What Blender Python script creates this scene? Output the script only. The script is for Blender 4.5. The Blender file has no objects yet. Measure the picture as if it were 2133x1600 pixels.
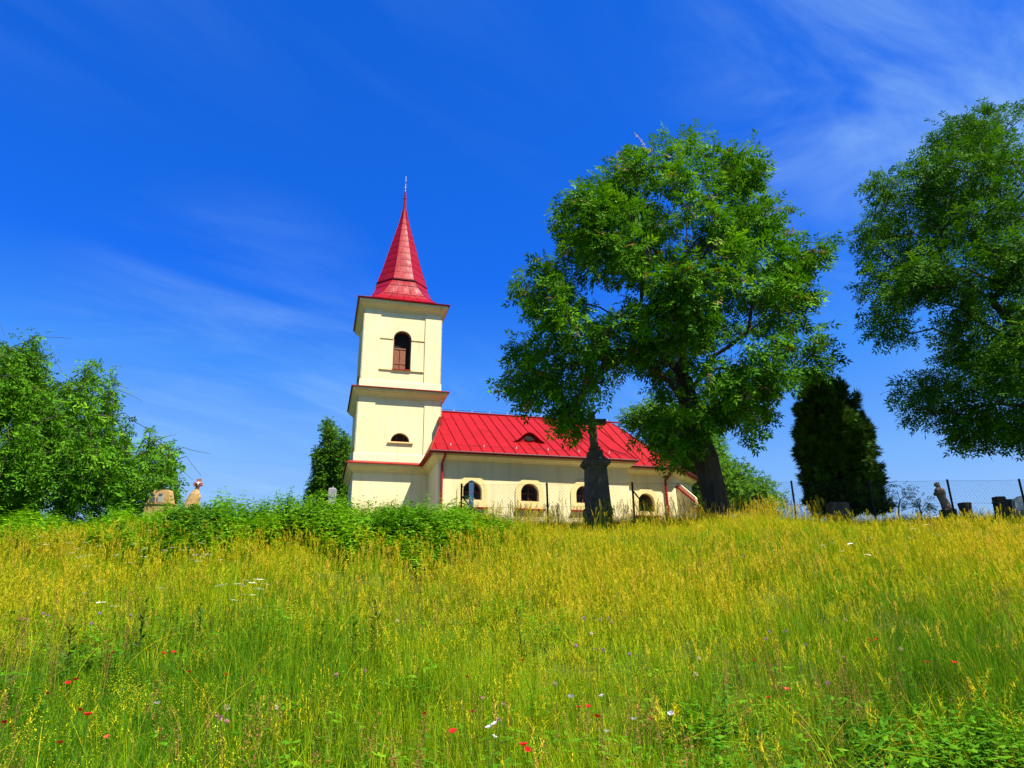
import bpy, bmesh, math, random
import numpy as np
from mathutils import Vector, Matrix
rng = np.random.default_rng(7)
random.seed(7)
SC = bpy.context.scene
COL = SC.collection
R = math.radians

# ------------------------------------------------------------------ camera
FPX, PITCH, ROLL, YAW = 1421.7, 0.322817, -0.0122726, 0.274593
EYE = 1.6
_cp, _sp = math.cos(PITCH), math.sin(PITCH)
_r0 = np.array([1, 0, 0.]); FW = np.array([0, _cp, _sp]); _u0 = np.array([0, -_sp, _cp])
RT = math.cos(ROLL) * _r0 + math.sin(ROLL) * _u0
UP = -math.sin(ROLL) * _r0 + math.cos(ROLL) * _u0
cam_d = bpy.data.cameras.new('camera'); cam = bpy.data.objects.new('camera', cam_d); COL.objects.link(cam)
cam_d.sensor_width = 36; cam_d.lens = FPX / 2133 * 36
cam_d.clip_start = 0.05; cam_d.clip_end = 5000
m = Matrix.Identity(4)
for i in range(3):
    m[i][0], m[i][1], m[i][2] = RT[i], UP[i], -FW[i]
m[2][3] = EYE
cam.matrix_world = m
SC.camera = cam

# ------------------------------------------------------------------ sky, sun, exposure
SUN_AZ, SUN_EL = R(127), R(59)          # azimuth clockwise from +Y
SUN_STRENGTH, SKY_STRENGTH, EXPOSURE = 5.0, 0.10, 1.22
world = bpy.data.worlds.new('World'); SC.world = world; world.use_nodes = True
wn, wl = world.node_tree.nodes, world.node_tree.links
wn.clear()
def WN(t, **k):
    n = wn.new(t)
    for a, b in k.items(): setattr(n, a, b)
    return n
w_out = WN('ShaderNodeOutputWorld'); w_bg = WN('ShaderNodeBackground'); w_bg.inputs[1].default_value = SKY_STRENGTH
sky = WN('ShaderNodeTexSky', sky_type='NISHITA'); sky.sun_disc = False
sky.sun_elevation = SUN_EL; sky.sun_rotation = SUN_AZ; sky.altitude = 400; sky.air_density = 1.0; sky.dust_density = 0.3; sky.ozone_density = 3.0
bw = WN('ShaderNodeRGBToBW'); wl.new(sky.outputs[0], bw.inputs[0])
bs = WN('ShaderNodeMath', operation='MULTIPLY'); wl.new(bw.outputs[0], bs.inputs[0]); bs.inputs[1].default_value = 1 / 8
rp = WN('ShaderNodeValToRGB'); wl.new(bs.outputs[0], rp.inputs[0])         # deep saturated film-like blue, paler where the sky is brighter
for i, (p_, c_) in enumerate([(.14, (.006, .115, .66)), (.22, (.012, .165, .90)), (.29, (.055, .295, 1.0)), (.42, (.20, .47, 1.0)), (.6, (.34, .59, 1.0)), (1.0, (.48, .70, 1.0))]):
    if i > 1: rp.color_ramp.elements.new(p_)
    rp.color_ramp.elements[i].position = p_; rp.color_ramp.elements[i].color = (*c_, 1)
hsv = WN('ShaderNodeVectorMath', operation='SCALE'); wl.new(rp.outputs[0], hsv.inputs[0]); hsv.inputs[3].default_value = 4.25
# thin cirrus: noise on a flat high layer (direction / height)
tc = WN('ShaderNodeTexCoord'); sep = WN('ShaderNodeSeparateXYZ'); wl.new(tc.outputs['Generated'], sep.inputs[0])
zz = WN('ShaderNodeMath', operation='ADD'); wl.new(sep.outputs[2], zz.inputs[0]); zz.inputs[1].default_value = 0.12
zm = WN('ShaderNodeMath', operation='MAXIMUM'); wl.new(zz.outputs[0], zm.inputs[0]); zm.inputs[1].default_value = 0.05
dv = WN('ShaderNodeVectorMath', operation='DIVIDE'); wl.new(tc.outputs['Generated'], dv.inputs[0])
cb = WN('ShaderNodeCombineXYZ')
for i in range(2): wl.new(zm.outputs[0], cb.inputs[i])
cb.inputs[2].default_value = 1e6
wl.new(cb.outputs[0], dv.inputs[1])
def cirrus(rot, sx, sy, scale, lo, hi, detail, dist, off):
    mp = WN('ShaderNodeMapping', vector_type='TEXTURE'); mp.inputs['Rotation'].default_value = (0, 0, R(rot)); mp.inputs['Scale'].default_value = (1 / sx, 1 / sy, 1); mp.inputs['Location'].default_value = off
    wl.new(dv.outputs[0], mp.inputs[0])
    nz = WN('ShaderNodeTexNoise'); nz.inputs['Scale'].default_value = scale; nz.inputs['Detail'].default_value = detail
    nz.inputs['Roughness'].default_value = 0.58; nz.inputs['Distortion'].default_value = dist
    wl.new(mp.outputs[0], nz.inputs['Vector'])
    mr = WN('ShaderNodeMapRange', interpolation_type='SMOOTHSTEP'); mr.inputs[1].default_value = lo; mr.inputs[2].default_value = hi
    wl.new(nz.outputs[0], mr.inputs[0])
    return mr.outputs[0]
c1 = cirrus(52, 0.55, 2.1, 1.5, 0.45, 0.78, 5, 0.6, (1.3, 0.4, 0))
c2 = cirrus(45, 0.8, 1.4, 0.55, 0.40, 0.70, 2, 0, (4.1, 2.2, 0))
mul = WN('ShaderNodeMath', operation='MULTIPLY'); wl.new(c1, mul.inputs[0]); wl.new(c2, mul.inputs[1])
# one larger veil of cirrus (upper right of the view)
def veil(d, a, b, amp):
    dt = WN('ShaderNodeVectorMath', operation='DOT_PRODUCT'); wl.new(tc.outputs['Generated'], dt.inputs[0]); dt.inputs[1].default_value = Vector(d).normalized()
    mr = WN('ShaderNodeMapRange', interpolation_type='SMOOTHSTEP'); mr.inputs[1].default_value = math.cos(R(a)); mr.inputs[2].default_value = math.cos(R(b)); mr.inputs[4].default_value = amp
    wl.new(dt.outputs['Value'], mr.inputs[0]); return mr.outputs[0]
def ray(px, py):
    return RT * (px - 1066.5) / FPX - UP * (py - 800.) / FPX + FW
c3 = cirrus(33, 0.8, 1.9, 1.7, 0.34, 0.86, 7, 0.7, (1.1, 2.2, 0))
v1a = veil(ray(2090, 60), 24, 0, 1.35); v1b = veil(ray(480, 800), 17, 1, .5)
v1n = WN('ShaderNodeMath', operation='ADD'); wl.new(v1a, v1n.inputs[0]); wl.new(v1b, v1n.inputs[1]); v1 = v1n.outputs[0]
mv = WN('ShaderNodeMath', operation='MULTIPLY'); wl.new(c3, mv.inputs[0]); wl.new(v1, mv.inputs[1])
lowz = WN('ShaderNodeMapRange'); wl.new(sep.outputs[2], lowz.inputs[0]); lowz.inputs[1].default_value = .08; lowz.inputs[2].default_value = .55; lowz.inputs[3].default_value = 1.0; lowz.inputs[4].default_value = .25
mulz = WN('ShaderNodeMath', operation='MULTIPLY'); wl.new(mul.outputs[0], mulz.inputs[0]); wl.new(lowz.outputs[0], mulz.inputs[1])
ad = WN('ShaderNodeMath', operation='ADD', use_clamp=True); wl.new(mulz.outputs[0], ad.inputs[0]); wl.new(mv.outputs[0], ad.inputs[1])
am = WN('ShaderNodeMath', operation='MULTIPLY'); wl.new(ad.outputs[0], am.inputs[0]); am.inputs[1].default_value = 0.44
mixc = WN('ShaderNodeMix', data_type='RGBA'); wl.new(am.outputs[0], mixc.inputs[0]); wl.new(hsv.outputs[0], mixc.inputs[6])
mixc.inputs[7].default_value = (2.0, 3.3, 4.5, 1)
world.cycles.sampling_method = 'NONE'
wl.new(mixc.outputs[2], w_bg.inputs[0]); wl.new(w_bg.outputs[0], w_out.inputs[0])

sd = bpy.data.lights.new('sun', 'SUN'); sd.energy = SUN_STRENGTH; sd.angle = R(0.53); sd.color = (1, 0.95, 0.86)
sun = bpy.data.objects.new('sun', sd); COL.objects.link(sun)
S = Vector((math.sin(SUN_AZ) * math.cos(SUN_EL), math.cos(SUN_AZ) * math.cos(SUN_EL), math.sin(SUN_EL)))
sun.rotation_euler = (-S).to_track_quat('-Z', 'Y').to_euler(); sun.location = S * 60
SC.view_settings.view_transform = 'Standard'; SC.view_settings.look = 'None'
SC.view_settings.exposure = EXPOSURE; SC.view_settings.gamma = 1
SC.view_settings.use_curve_mapping = False
SC.render.engine = 'CYCLES'
SC.cycles.max_bounces = 4; SC.cycles.diffuse_bounces = 3; SC.cycles.glossy_bounces = 2; SC.cycles.transmission_bounces = 3; SC.cycles.transparent_max_bounces = 4; SC.cycles.use_adaptive_sampling = True; SC.cycles.adaptive_threshold = 0.012
SC.cycles.use_denoising = True; SC.cycles.denoiser = 'OPENIMAGEDENOISE'; SC.cycles.denoising_prefilter = 'NONE'; SC.cycles.denoising_input_passes = 'RGB_ALBEDO_NORMAL'

# ------------------------------------------------------------------ helpers
def at(px, py, Y):
    d = ray(px, py); P = d * (Y / d[1]); return np.array([P[0], P[1], P[2] + EYE])

def tag(o, label=None, cat=None, group=None, kind=None):
    if label: o['label'] = label
    if cat: o['category'] = cat
    if group: o['group'] = group
    if kind: o['kind'] = kind
    return o
def link(name, me, mat=None, parent=None):
    o = bpy.data.objects.new(name, me); COL.objects.link(o)
    if mat is not None and len(me.materials) == 0: me.materials.append(mat)
    if parent is not None: o.parent = parent
    return o
def empty(name, loc, rz=0):
    o = bpy.data.objects.new(name, None); COL.objects.link(o); o.location = loc; o.rotation_euler = (0, 0, rz); o.empty_display_size = 0.3
    return o
def copy_tree(o, parent=None):
    c = o.copy(); COL.objects.link(c); c.parent = parent
    for ch in list(o.children): copy_tree(ch, c)
    return c

class MB:
    def __init__(s): s.v = []; s.f = []
    def add(s, vs, fs):
        b = len(s.v); s.v += [tuple(map(float, q)) for q in vs]; s.f += [tuple(i + b for i in f) for f in fs]; return s
    def box(s, x0, y0, z0, x1, y1, z1):
        return s.add([(x0, y0, z0), (x1, y0, z0), (x1, y1, z0), (x0, y1, z0), (x0, y0, z1), (x1, y0, z1), (x1, y1, z1), (x0, y1, z1)],
                     [(3, 2, 1, 0), (4, 5, 6, 7), (0, 1, 5, 4), (1, 2, 6, 5), (2, 3, 7, 6), (3, 0, 4, 7)])
    def prism(s, poly, z0, z1):          # poly ccw in xy
        n = len(poly)
        return s.add([(x, y, z0) for x, y in poly] + [(x, y, z1) for x, y in poly],
                     [tuple(range(n - 1, -1, -1)), tuple(range(n, 2 * n))] + [(i, (i + 1) % n, n + (i + 1) % n, n + i) for i in range(n)])
    def bar(s, a, b, w, h, up=(0, 0, 1)):
        a, b = Vector(a), Vector(b); d = (b - a).normalized(); sd_ = d.cross(Vector(up))
        if sd_.length < 1e-4: sd_ = d.cross(Vector((1, 0, 0)))
        sd_.normalize(); u = sd_.cross(d)
        P = []
        for q in (a, b):
            for i, j in ((-1, -1), (1, -1), (1, 1), (-1, 1)): P.append(q + sd_ * i * w / 2 + u * j * h / 2)
        return s.add(P, [(3, 2, 1, 0), (4, 5, 6, 7), (0, 1, 5, 4), (1, 2, 6, 5), (2, 3, 7, 6), (3, 0, 4, 7)])
    def tube(s, pts, rad, n=8, cap=True):
        pts = [Vector(p) for p in pts]
        if not hasattr(rad, '__len__'): rad = [rad] * len(pts)
        vs = []; fs = []
        prev = None
        for i, p in enumerate(pts):
            d = (pts[min(i + 1, len(pts) - 1)] - pts[max(i - 1, 0)]).normalized()
            ref = prev if prev is not None else (Vector((0, 0, 1)) if abs(d.z) < .9 else Vector((1, 0, 0)))
            a = (ref - d * ref.dot(d)).normalized(); prev = a; b = d.cross(a)
            for k in range(n):
                t = 2 * math.pi * k / n; vs.append(p + (a * math.cos(t) + b * math.sin(t)) * rad[i])
        for i in range(len(pts) - 1):
            for k in range(n):
                k2 = (k + 1) % n; fs.append((i * n + k, i * n + k2, (i + 1) * n + k2, (i + 1) * n + k))
        if cap: fs.append(tuple(range(n - 1, -1, -1))); fs.append(tuple((len(pts) - 1) * n + k for k in range(n)))
        return s.add(vs, fs)
    def rings(s, rs, cap=True):          # list of equal-length rings
        n = len(rs[0]); vs = [q for r in rs for q in r]; fs = []
        for i in range(len(rs) - 1):
            for k in range(n):
                k2 = (k + 1) % n; fs.append((i * n + k, i * n + k2, (i + 1) * n + k2, (i + 1) * n + k))
        if cap: fs.append(tuple(range(n - 1, -1, -1))); fs.append(tuple((len(rs) - 1) * n + k for k in range(n)))
        return s.add(vs, fs)
    def sweep(s, path, prof, closed=True):   # path ccw xy; prof [(outward offset, z)]
        n = len(path); P = [Vector((x, y)) for x, y in path]; base = []
        for i in range(n):
            a, b, c = P[(i - 1) % n], P[i], P[(i + 1) % n]
            if not closed and i == 0: a = b - (c - b)
            if not closed and i == n - 1: c = b + (b - a)
            d1, d2 = (b - a).normalized(), (c - b).normalized()
            n1, n2 = Vector((d1.y, -d1.x)), Vector((d2.y, -d2.x)); mt = (n1 + n2); mt = mt / max(mt.length_squared / 2, .2)
            base.append((b, mt))
        vs = [(b.x + mt.x * o, b.y + mt.y * o, z) for b, mt in base for o, z in prof]; k = len(prof); fs = []
        for i in range(n if closed else n - 1):
            j = (i + 1) % n
            for q in range(k - 1): fs.append((i * k + q, j * k + q, j * k + q + 1, i * k + q + 1))
        return s.add(vs, fs)
    def mesh(s, name, smooth=False):
        me = bpy.data.meshes.new(name); me.from_pydata(s.v, [], s.f); me.update()
        if smooth: me.polygons.foreach_set('use_smooth', [True] * len(me.polygons))
        return me
    def build(s, name, mat, parent=None, smooth=False): return link(name, s.mesh(name, smooth), mat, parent)

def np_mesh(name, V, F, attrs=None, smooth=False):
    V = np.asarray(V, np.float32); F = np.asarray(F, np.int32); me = bpy.data.meshes.new(name)
    me.vertices.add(len(V)); me.vertices.foreach_set('co', V.ravel())
    k = F.shape[1]; me.loops.add(F.size); me.loops.foreach_set('vertex_index', F.ravel())
    me.polygons.add(len(F)); me.polygons.foreach_set('loop_start', np.arange(0, F.size, k, dtype=np.int32))
    if smooth: me.polygons.foreach_set('use_smooth', np.ones(len(F), bool))
    me.update(calc_edges=True)
    for a, val in (attrs or {}).items():
        at_ = me.attributes.new(a, 'FLOAT', 'POINT'); at_.data.foreach_set('value', np.asarray(val, np.float32))
    return me

# ------------------------------------------------------------------ materials
class NT:
    def __init__(s, name):
        s.m = bpy.data.materials.new(name); s.m.use_nodes = True; s.n = s.m.node_tree.nodes; s.l = s.m.node_tree.links
        s.b = s.n['Principled BSDF']; s.out = s.n['Material Output']
    def new(s, t, **k):
        n = s.n.new(t)
        for a, b in k.items(): setattr(n, a, b)
        return n
    def noise(s, scale, detail=5, rough=.6, coord='Object', sc=(1, 1, 1), dist=0):
        tcn = s.new('ShaderNodeTexCoord'); mp = s.new('ShaderNodeMapping'); mp.inputs['Scale'].default_value = sc
        s.l.new(tcn.outputs[coord], mp.inputs[0]); nz = s.new('ShaderNodeTexNoise'); nz.inputs['Scale'].default_value = scale
        nz.inputs['Detail'].default_value = detail; nz.inputs['Roughness'].default_value = rough; nz.inputs['Distortion'].default_value = dist
        s.l.new(mp.outputs[0], nz.inputs['Vector']); return nz.outputs[0]
    def ramp(s, fac, stops):
        r = s.new('ShaderNodeValToRGB'); e = r.color_ramp.elements
        while len(e) < len(stops): e.new(.5)
        for i, (p, c) in enumerate(stops): e[i].position = p; e[i].color = (*c, 1)
        s.l.new(fac, r.inputs[0]); return r.outputs[0]
    def mix(s, fac, a, b, mode='MIX'):
        mx = s.new('ShaderNodeMix', data_type='RGBA', blend_type=mode)
        for sock, val in ((0, fac), (6, a), (7, b)):
            if hasattr(val, 'is_output'): s.l.new(val, mx.inputs[sock])
            else: mx.inputs[sock].default_value = val if sock == 0 else (*val, 1)
        return mx.outputs[2]
    def bump(s, h, strength=.3, dist=.02):
        b = s.new('ShaderNodeBump'); b.inputs['Strength'].default_value = strength; b.inputs['Distance'].default_value = dist
        s.l.new(h, b.inputs['Height']); s.l.new(b.outputs[0], s.b.inputs['Normal'])
    def base(s, c):
        if hasattr(c, 'is_output'): s.l.new(c, s.b.inputs['Base Color'])
        else: s.b.inputs['Base Color'].default_value = (*c, 1)
    def set(s, **k):
        for a, v in k.items(): s.b.inputs[a.replace('_', ' ')].default_value = v
        return s

def m_plaster(name, c, c2, grime=(.42, .36, .2)):
    t = NT(name); big = t.noise(.55, 4, .6); fine = t.noise(9, 6, .65); streak = t.noise(1.4, 5, .6, sc=(2.2, 2.2, .22))
    col = t.mix(t.ramp(big, [(.35, (0, 0, 0)), (.7, (1, 1, 1))]), c, c2)
    col = t.mix(t.ramp(streak, [(.50, (0, 0, 0)), (.80, (.5, .5, .5))]), col, grime)
    t.base(col); t.set(Roughness=.92); t.b.inputs['Specular IOR Level'].default_value = .15
    t.bump(t.mix(.25, fine, t.noise(45, 3)), .35, .012); return t.m
M = {}
M['plaster'] = m_plaster('plaster_yellow', (.70, .59, .31), (.73, .63, .36))
M['trim'] = m_plaster('plaster_trim', (.68, .54, .22), (.71, .58, .26))
M['plinth'] = m_plaster('plaster_plinth', (.73, .63, .36), (.76, .67, .41))
def m_metal(name, c, rough, bumpy=.0):
    t = NT(name); n = t.noise(1.1, 5, .6); f = t.noise(14, 4)
    col = t.mix(t.ramp(n, [(.3, (0, 0, 0)), (.75, (1, 1, 1))]), c, tuple(q * .72 for q in c))
    t.base(col); r = t.new('ShaderNodeMapRange'); t.l.new(f, r.inputs[0]); r.inputs[3].default_value = rough - .06; r.inputs[4].default_value = rough + .1
    t.l.new(r.outputs[0], t.b.inputs['Roughness']); t.set(); t.b.inputs['Specular IOR Level'].default_value = .12
    if bumpy: t.bump(t.noise(2.3, 3), bumpy, .05)
    return t.m
M['roof'] = m_metal('red_painted_roof_sheet', (.30, .003, .005), .62, .14)
M['spire'] = m_metal('red_painted_spire_sheet', (.29, .004, .006), .27, .22)
M['spire'].node_tree.nodes['Principled BSDF'].inputs['Specular IOR Level'].default_value = .2
M['flash'] = m_metal('red_brown_flashing', (.30, .022, .016), .45)
M['gutter'] = m_metal('dark_red_gutter', (.11, .008, .010), .5)
M['pipe'] = m_metal('red_downpipe', (.34, .018, .022), .4)
M['iron'] = m_metal('dark_iron', (.02, .02, .022), .55)
M['silver'] = m_metal('bare_metal', (.5, .5, .5), .35)
def m_simple(name, c, c2, scale, rough=.8, bump=.3, sc=(1, 1, 1), det=6, bd=.01):
    t = NT(name); n = t.noise(scale, det, .6, sc=sc)
    t.base(t.mix(t.ramp(n, [(.3, (0, 0, 0)), (.72, (1, 1, 1))]), c, c2)); t.set(Roughness=rough)
    if bump: t.bump(n, bump, bd)
    t.b.inputs['Specular IOR Level'].default_value = .25
    return t.m
M['wood'] = m_simple('brown_shutter_wood', (.16, .055, .022), (.27, .10, .045), 7, .6, .3, (6, 6, .5))
M['frame'] = m_simple('dark_red_frame_wood', (.10, .022, .016), (.15, .035, .022), 6, .55, .2)
M['dark'] = m_simple('dark_interior', (.012, .009, .008), (.02, .015, .012), 2, .9, 0)
M['stone_dark'] = m_simple('weathered_sandstone_dark', (.05, .042, .028), (.12, .095, .058), 3.2, .95, .8, bd=.03)
M['stone_ochre'] = m_simple('ochre_sandstone', (.28, .16, .05), (.42, .27, .10), 4, .95, .6, bd=.02)
M['stone_grey'] = m_simple('grey_stone', (.20, .19, .18), (.36, .35, .33), 5, .9, .5, bd=.02)
M['stone_blue'] = m_simple('dark_granite', (.05, .055, .06), (.10, .10, .105), 12, .5, .2)
M['stone_white'] = m_simple('pale_marble', (.62, .59, .56), (.76, .74, .70), 3, .6, .2)
M['red_stone'] = m_simple('red_brown_stone', (.26, .075, .045), (.38, .12, .07), 5, .85, .4)
M['statue'] = m_simple('statue_sandstone', (.22, .15, .11), (.42, .31, .19), 4.5, .95, .6, bd=.015)
M['bark'] = m_simple('tree_bark', (.035, .026, .018), (.085, .065, .045), 5, .95, .9, (2.5, 2.5, .45), bd=.05)
M['bark_pale'] = m_simple('dry_twig_bark', (.14, .09, .05), (.24, .17, .10), 5, .9, .4)
M['bounce_pale'] = m_simple('pale_bounce_sheet', (.36, .31, .20), (.50, .44, .30), 30, 1, .5, bd=.01)  # pale surface of the added bounce sheet before the church
M['ground'] = m_simple('meadow_soil', (.03, .05, .008), (.07, .09, .014), 1.6, 1, .6, bd=.05)
t = NT('window_glass'); t.base((.012, .014, .018)); t.set(Roughness=.08); t.b.inputs['Specular IOR Level'].default_value = .5
t.bump(t.noise(1.5, 2), .04, .02); M['glass'] = t.m

def m_leaf(name, stops, trans=.3, src='GEOMETRY', rough=.7, spec=.07, tr_tint=(1.25, 1.2, .35)):
    t = NT(name); a = t.new('ShaderNodeAttribute', attribute_name='tint', attribute_type=src)
    if src == 'INSTANCER':
        b = t.new('ShaderNodeAttribute', attribute_name='tint', attribute_type='GEOMETRY')
        ad_ = t.new('ShaderNodeMath', operation='ADD', use_clamp=True); t.l.new(a.outputs['Fac'], ad_.inputs[0]); t.l.new(b.outputs['Fac'], ad_.inputs[1]); fac = ad_.outputs[0]
    else: fac = a.outputs['Fac']
    c = t.ramp(fac, stops); t.base(c); t.set(Roughness=rough); t.b.inputs['Specular IOR Level'].default_value = spec
    tr = t.new('ShaderNodeBsdfTranslucent'); t.l.new(t.mix(1.0, c, tr_tint, 'MULTIPLY'), tr.inputs[0])
    mx = t.new('ShaderNodeMixShader'); mx.inputs[0].default_value = trans
    t.l.new(t.b.outputs[0], mx.inputs[1]); t.l.new(tr.outputs[0], mx.inputs[2]); t.l.new(mx.outputs[0], t.out.inputs[0]); return t.m
M['leaf_ash'] = m_leaf('leaf_ash', [(0, (.020, .070, .003)), (.55, (.060, .185, .004)), (.9, (.16, .35, .006)), (1, (.20, .15, .05))], .24)
M['leaf_right'] = m_leaf('leaf_narrow', [(0, (.016, .060, .003)), (.6, (.050, .155, .004)), (1, (.12, .26, .006))], .22)
M['leaf_weep'] = m_leaf('leaf_weeping', [(0, (.025, .085, .004)), (.6, (.075, .21, .006)), (1, (.16, .33, .010))], .24)
M['leaf_poplar'] = m_leaf('leaf_poplar', [(0, (.03, .09, .005)), (.6, (.075, .19, .007)), (1, (.14, .27, .012))], .25)
M['leaf_back'] = m_leaf('leaf_background', [(0, (.04, .11, .008)), (.6, (.085, .21, .012)), (1, (.14, .28, .02))], .3)
M['leaf_conifer'] = m_leaf('leaf_conifer', [(0, (.016, .044, .005)), (.6, (.055, .125, .010)), (1, (.11, .21, .016))], .12, rough=.7, spec=.15)
M['leaf_sumac'] = m_leaf('leaf_sapling', [(0, (.06, .10, .03)), (1, (.15, .20, .06))], .3)
M['weed'] = m_leaf('weed_leaf', [(0, (.022, .085, .003)), (.5, (.065, .20, .004)), (1, (.16, .33, .006))], .3, 'INSTANCER')
M['grass'] = m_leaf('grass_blade', [(0, (.042, .14, .003)), (.4, (.165, .305, .004)), (.75, (.41, .435, .006)), (1, (.57, .46, .015))], .35, 'INSTANCER')
M['straw'] = m_leaf('grass_seed_stalk', [(0, (.27, .33, .005)), (.5, (.46, .42, .008)), (.85, (.58, .45, .02)), (1, (.54, .36, .05))], .35, 'INSTANCER', tr_tint=(1.1, 1, .5))
M['dock'] = m_leaf('dark_weed', [(0, (.025, .075, .008)), (.6, (.045, .12, .012)), (1, (.10, .14, .02))], .2)
M['dry'] = m_leaf('brown_seed_weed', [(0, (.05, .03, .015)), (1, (.12, .07, .03))], .1)
def m_petal(n, c): return m_leaf(n, [(0, c), (1, c)], .3, tr_tint=(1, 1, 1))
M['petal_red'] = m_petal('poppy_petal', (.62, .012, .02)); M['petal_orange'] = m_petal('pale_poppy_petal', (.55, .09, .04))
M['petal_white'] = m_petal('white_petal', (.80, .70, .74)); M['petal_purple'] = m_petal('purple_petal', (.44, .14, .48)); M['petal_pink'] = m_petal('pink_petal', (.55, .22, .30))
M['stem'] = m_petal('flower_stem', (.06, .14, .02)); M['seedball'] = m_petal('seed_ball', (.50, .40, .24))

# ------------------------------------------------------------------ terrain
_py = np.array([-80, -10, 0, 4, 6, 8, 10, 12, 15, 18, 20.5, 22.5, 24, 27, 32, 40, 60, 90, 160, 400, 1500], float)
_pz = np.array([-3, -.4, -.05, .0, .18, .5, .92, 1.42, 2.25, 3.08, 3.72, 4.12, 4.32, 4.55, 4.8, 4.95, 5.0, 4.6, 2, -8, -60], float)
_sy = np.linspace(-80, 1500, 31601); _sz = np.interp(_sy, _py, _pz)
_k = np.exp(-np.linspace(-2.5, 2.5, 51) ** 2); _k /= _k.sum()
_sz = np.convolve(np.pad(_sz, 25, 'edge'), _k, 'valid')
def terrain(x, y):
    x = np.asarray(x, float); y = np.asarray(y, float)
    z = np.interp(y, _sy, _sz)
    w = np.exp(-((y - 12) / 16) ** 2)
    z = z + w * (.10 * np.sin(x * .37 + y * .21 + 1) + .07 * np.sin(x * .83 - y * .5) + .045 * np.sin(1.7 * x + 1.3 * y))
    return z
gx = np.unique(np.concatenate([np.linspace(-1500, -60, 20), np.linspace(-60, 60, 161), np.linspace(60, 1500, 20)]))
gy = np.unique(np.concatenate([np.linspace(-80, 0, 17), np.linspace(0, 34, 86), np.linspace(34, 100, 30), np.linspace(100, 1500, 25)]))
XX, YY = np.meshgrid(gx, gy); ZZ = terrain(XX, YY)
nx, ny = len(gx), len(gy); ii = np.arange(nx * ny).reshape(ny, nx)
F = np.stack([ii[:-1, :-1], ii[:-1, 1:], ii[1:, 1:], ii[1:, :-1]], -1).reshape(-1, 4)
ground = link('ground', np_mesh('ground', np.stack([XX, YY, ZZ], -1).reshape(-1, 3), F, smooth=True), M['ground'])
tag(ground, 'grassy hillside rising to the churchyard', 'hillside', kind='structure')
def on_ground(px, py, h=0., lo=2.5, hi=40):
    """first point along a pixel's ray that lies h above the terrain"""
    ys = np.linspace(lo, hi, 1500); d = ray(px, py); P = d[None] * (ys / d[1])[:, None]
    dz = P[:, 2] + EYE - terrain(P[:, 0], P[:, 1]) - h
    k = np.argmax(dz < 0) if (dz < 0).any() else len(ys) - 1
    return np.array([P[k, 0], P[k, 1], terrain(P[k, 0], P[k, 1])])

# ------------------------------------------------------------------ church
BX = np.array([math.cos(YAW), math.sin(YAW)]); BY = np.array([-math.sin(YAW), math.cos(YAW)])
CX, CY, CZ = 3.65, 36.96, 4.6                      # tower axis in the church's own axes
def churchworld(X, Y): return BX * X + BY * Y
cw = churchworld(CX, CY)
church = empty('church', (cw[0], cw[1], CZ), YAW)
tag(church, 'pale yellow village church with red metal roof, square tower and red spire', 'church')
sheet_pts = []
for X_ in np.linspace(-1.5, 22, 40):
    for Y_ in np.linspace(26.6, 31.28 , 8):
        w_ = churchworld(X_, Y_); sheet_pts.append((w_[0], w_[1], float(terrain(w_[0], w_[1])) + .006))
path = MB(); path.add(sheet_pts, [(i * 8 + j, (i + 1) * 8 + j, (i + 1) * 8 + j + 1, i * 8 + j + 1) for i in range(39) for j in range(7)])  # unseen ground sheet, added to throw warm light up under the eaves
tag(path.build('path', M['bounce_pale']), 'unseen pale ground sheet added to bounce warm light onto the church front', 'path', kind='structure')
class CB(MB):                                       # builder in church coordinates (X, Y, absolute Z)
    def build(s, name, mat, parent=church, smooth=False, label=None):
        s.v = [(x - CX, y - CY, z - CZ) for x, y, z in s.v]
        o = MB.build(s, name, mat, parent, smooth)
        if label: o['label'] = label
        return o
def arch(xc, w, z0, zs, n=16):                       # arched outline (u,z), ccw
    r = w / 2
    return [(xc - r, z0), (xc + r, z0)] + [(xc + r * math.cos(a), zs + r * math.sin(a)) for a in [math.pi * i / n for i in range(n + 1)]]
def lunette(xc, w, z0, h, n=14):
    return [(xc + w / 2 * math.cos(a), z0 + h * math.sin(a)) for a in [math.pi * i / n for i in range(n + 1)]]
def holed_wall(mb, outer, holes, mp, jamb):
    """flat wall with openings; mp(u, z, depth)->xyz, jambs run inwards by jamb"""
    bm = bmesh.new(); edges = []
    for loop in [outer] + holes:
        vs = [bm.verts.new((u, 0, z)) for u, z in loop]
        edges += [bm.edges.new((vs[i], vs[(i + 1) % len(vs)])) for i in range(len(vs))]
    bmesh.ops.triangle_fill(bm, edges=edges, use_beauty=True, use_dissolve=False, normal=(0, -1, 0))
    bm.verts.index_update()
    mb.add([mp(v.co.x, v.co.z, 0) for v in bm.verts], [tuple(v.index for v in f.verts) for f in bm.faces]); bm.free()
    for h in holes:
        n = len(h); mb.add([mp(u, z, 0) for u, z in h] + [mp(u, z, jamb) for u, z in h], [(i, n + i, n + (i + 1) % n, (i + 1) % n) for i in range(n)])
    return mb
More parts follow.
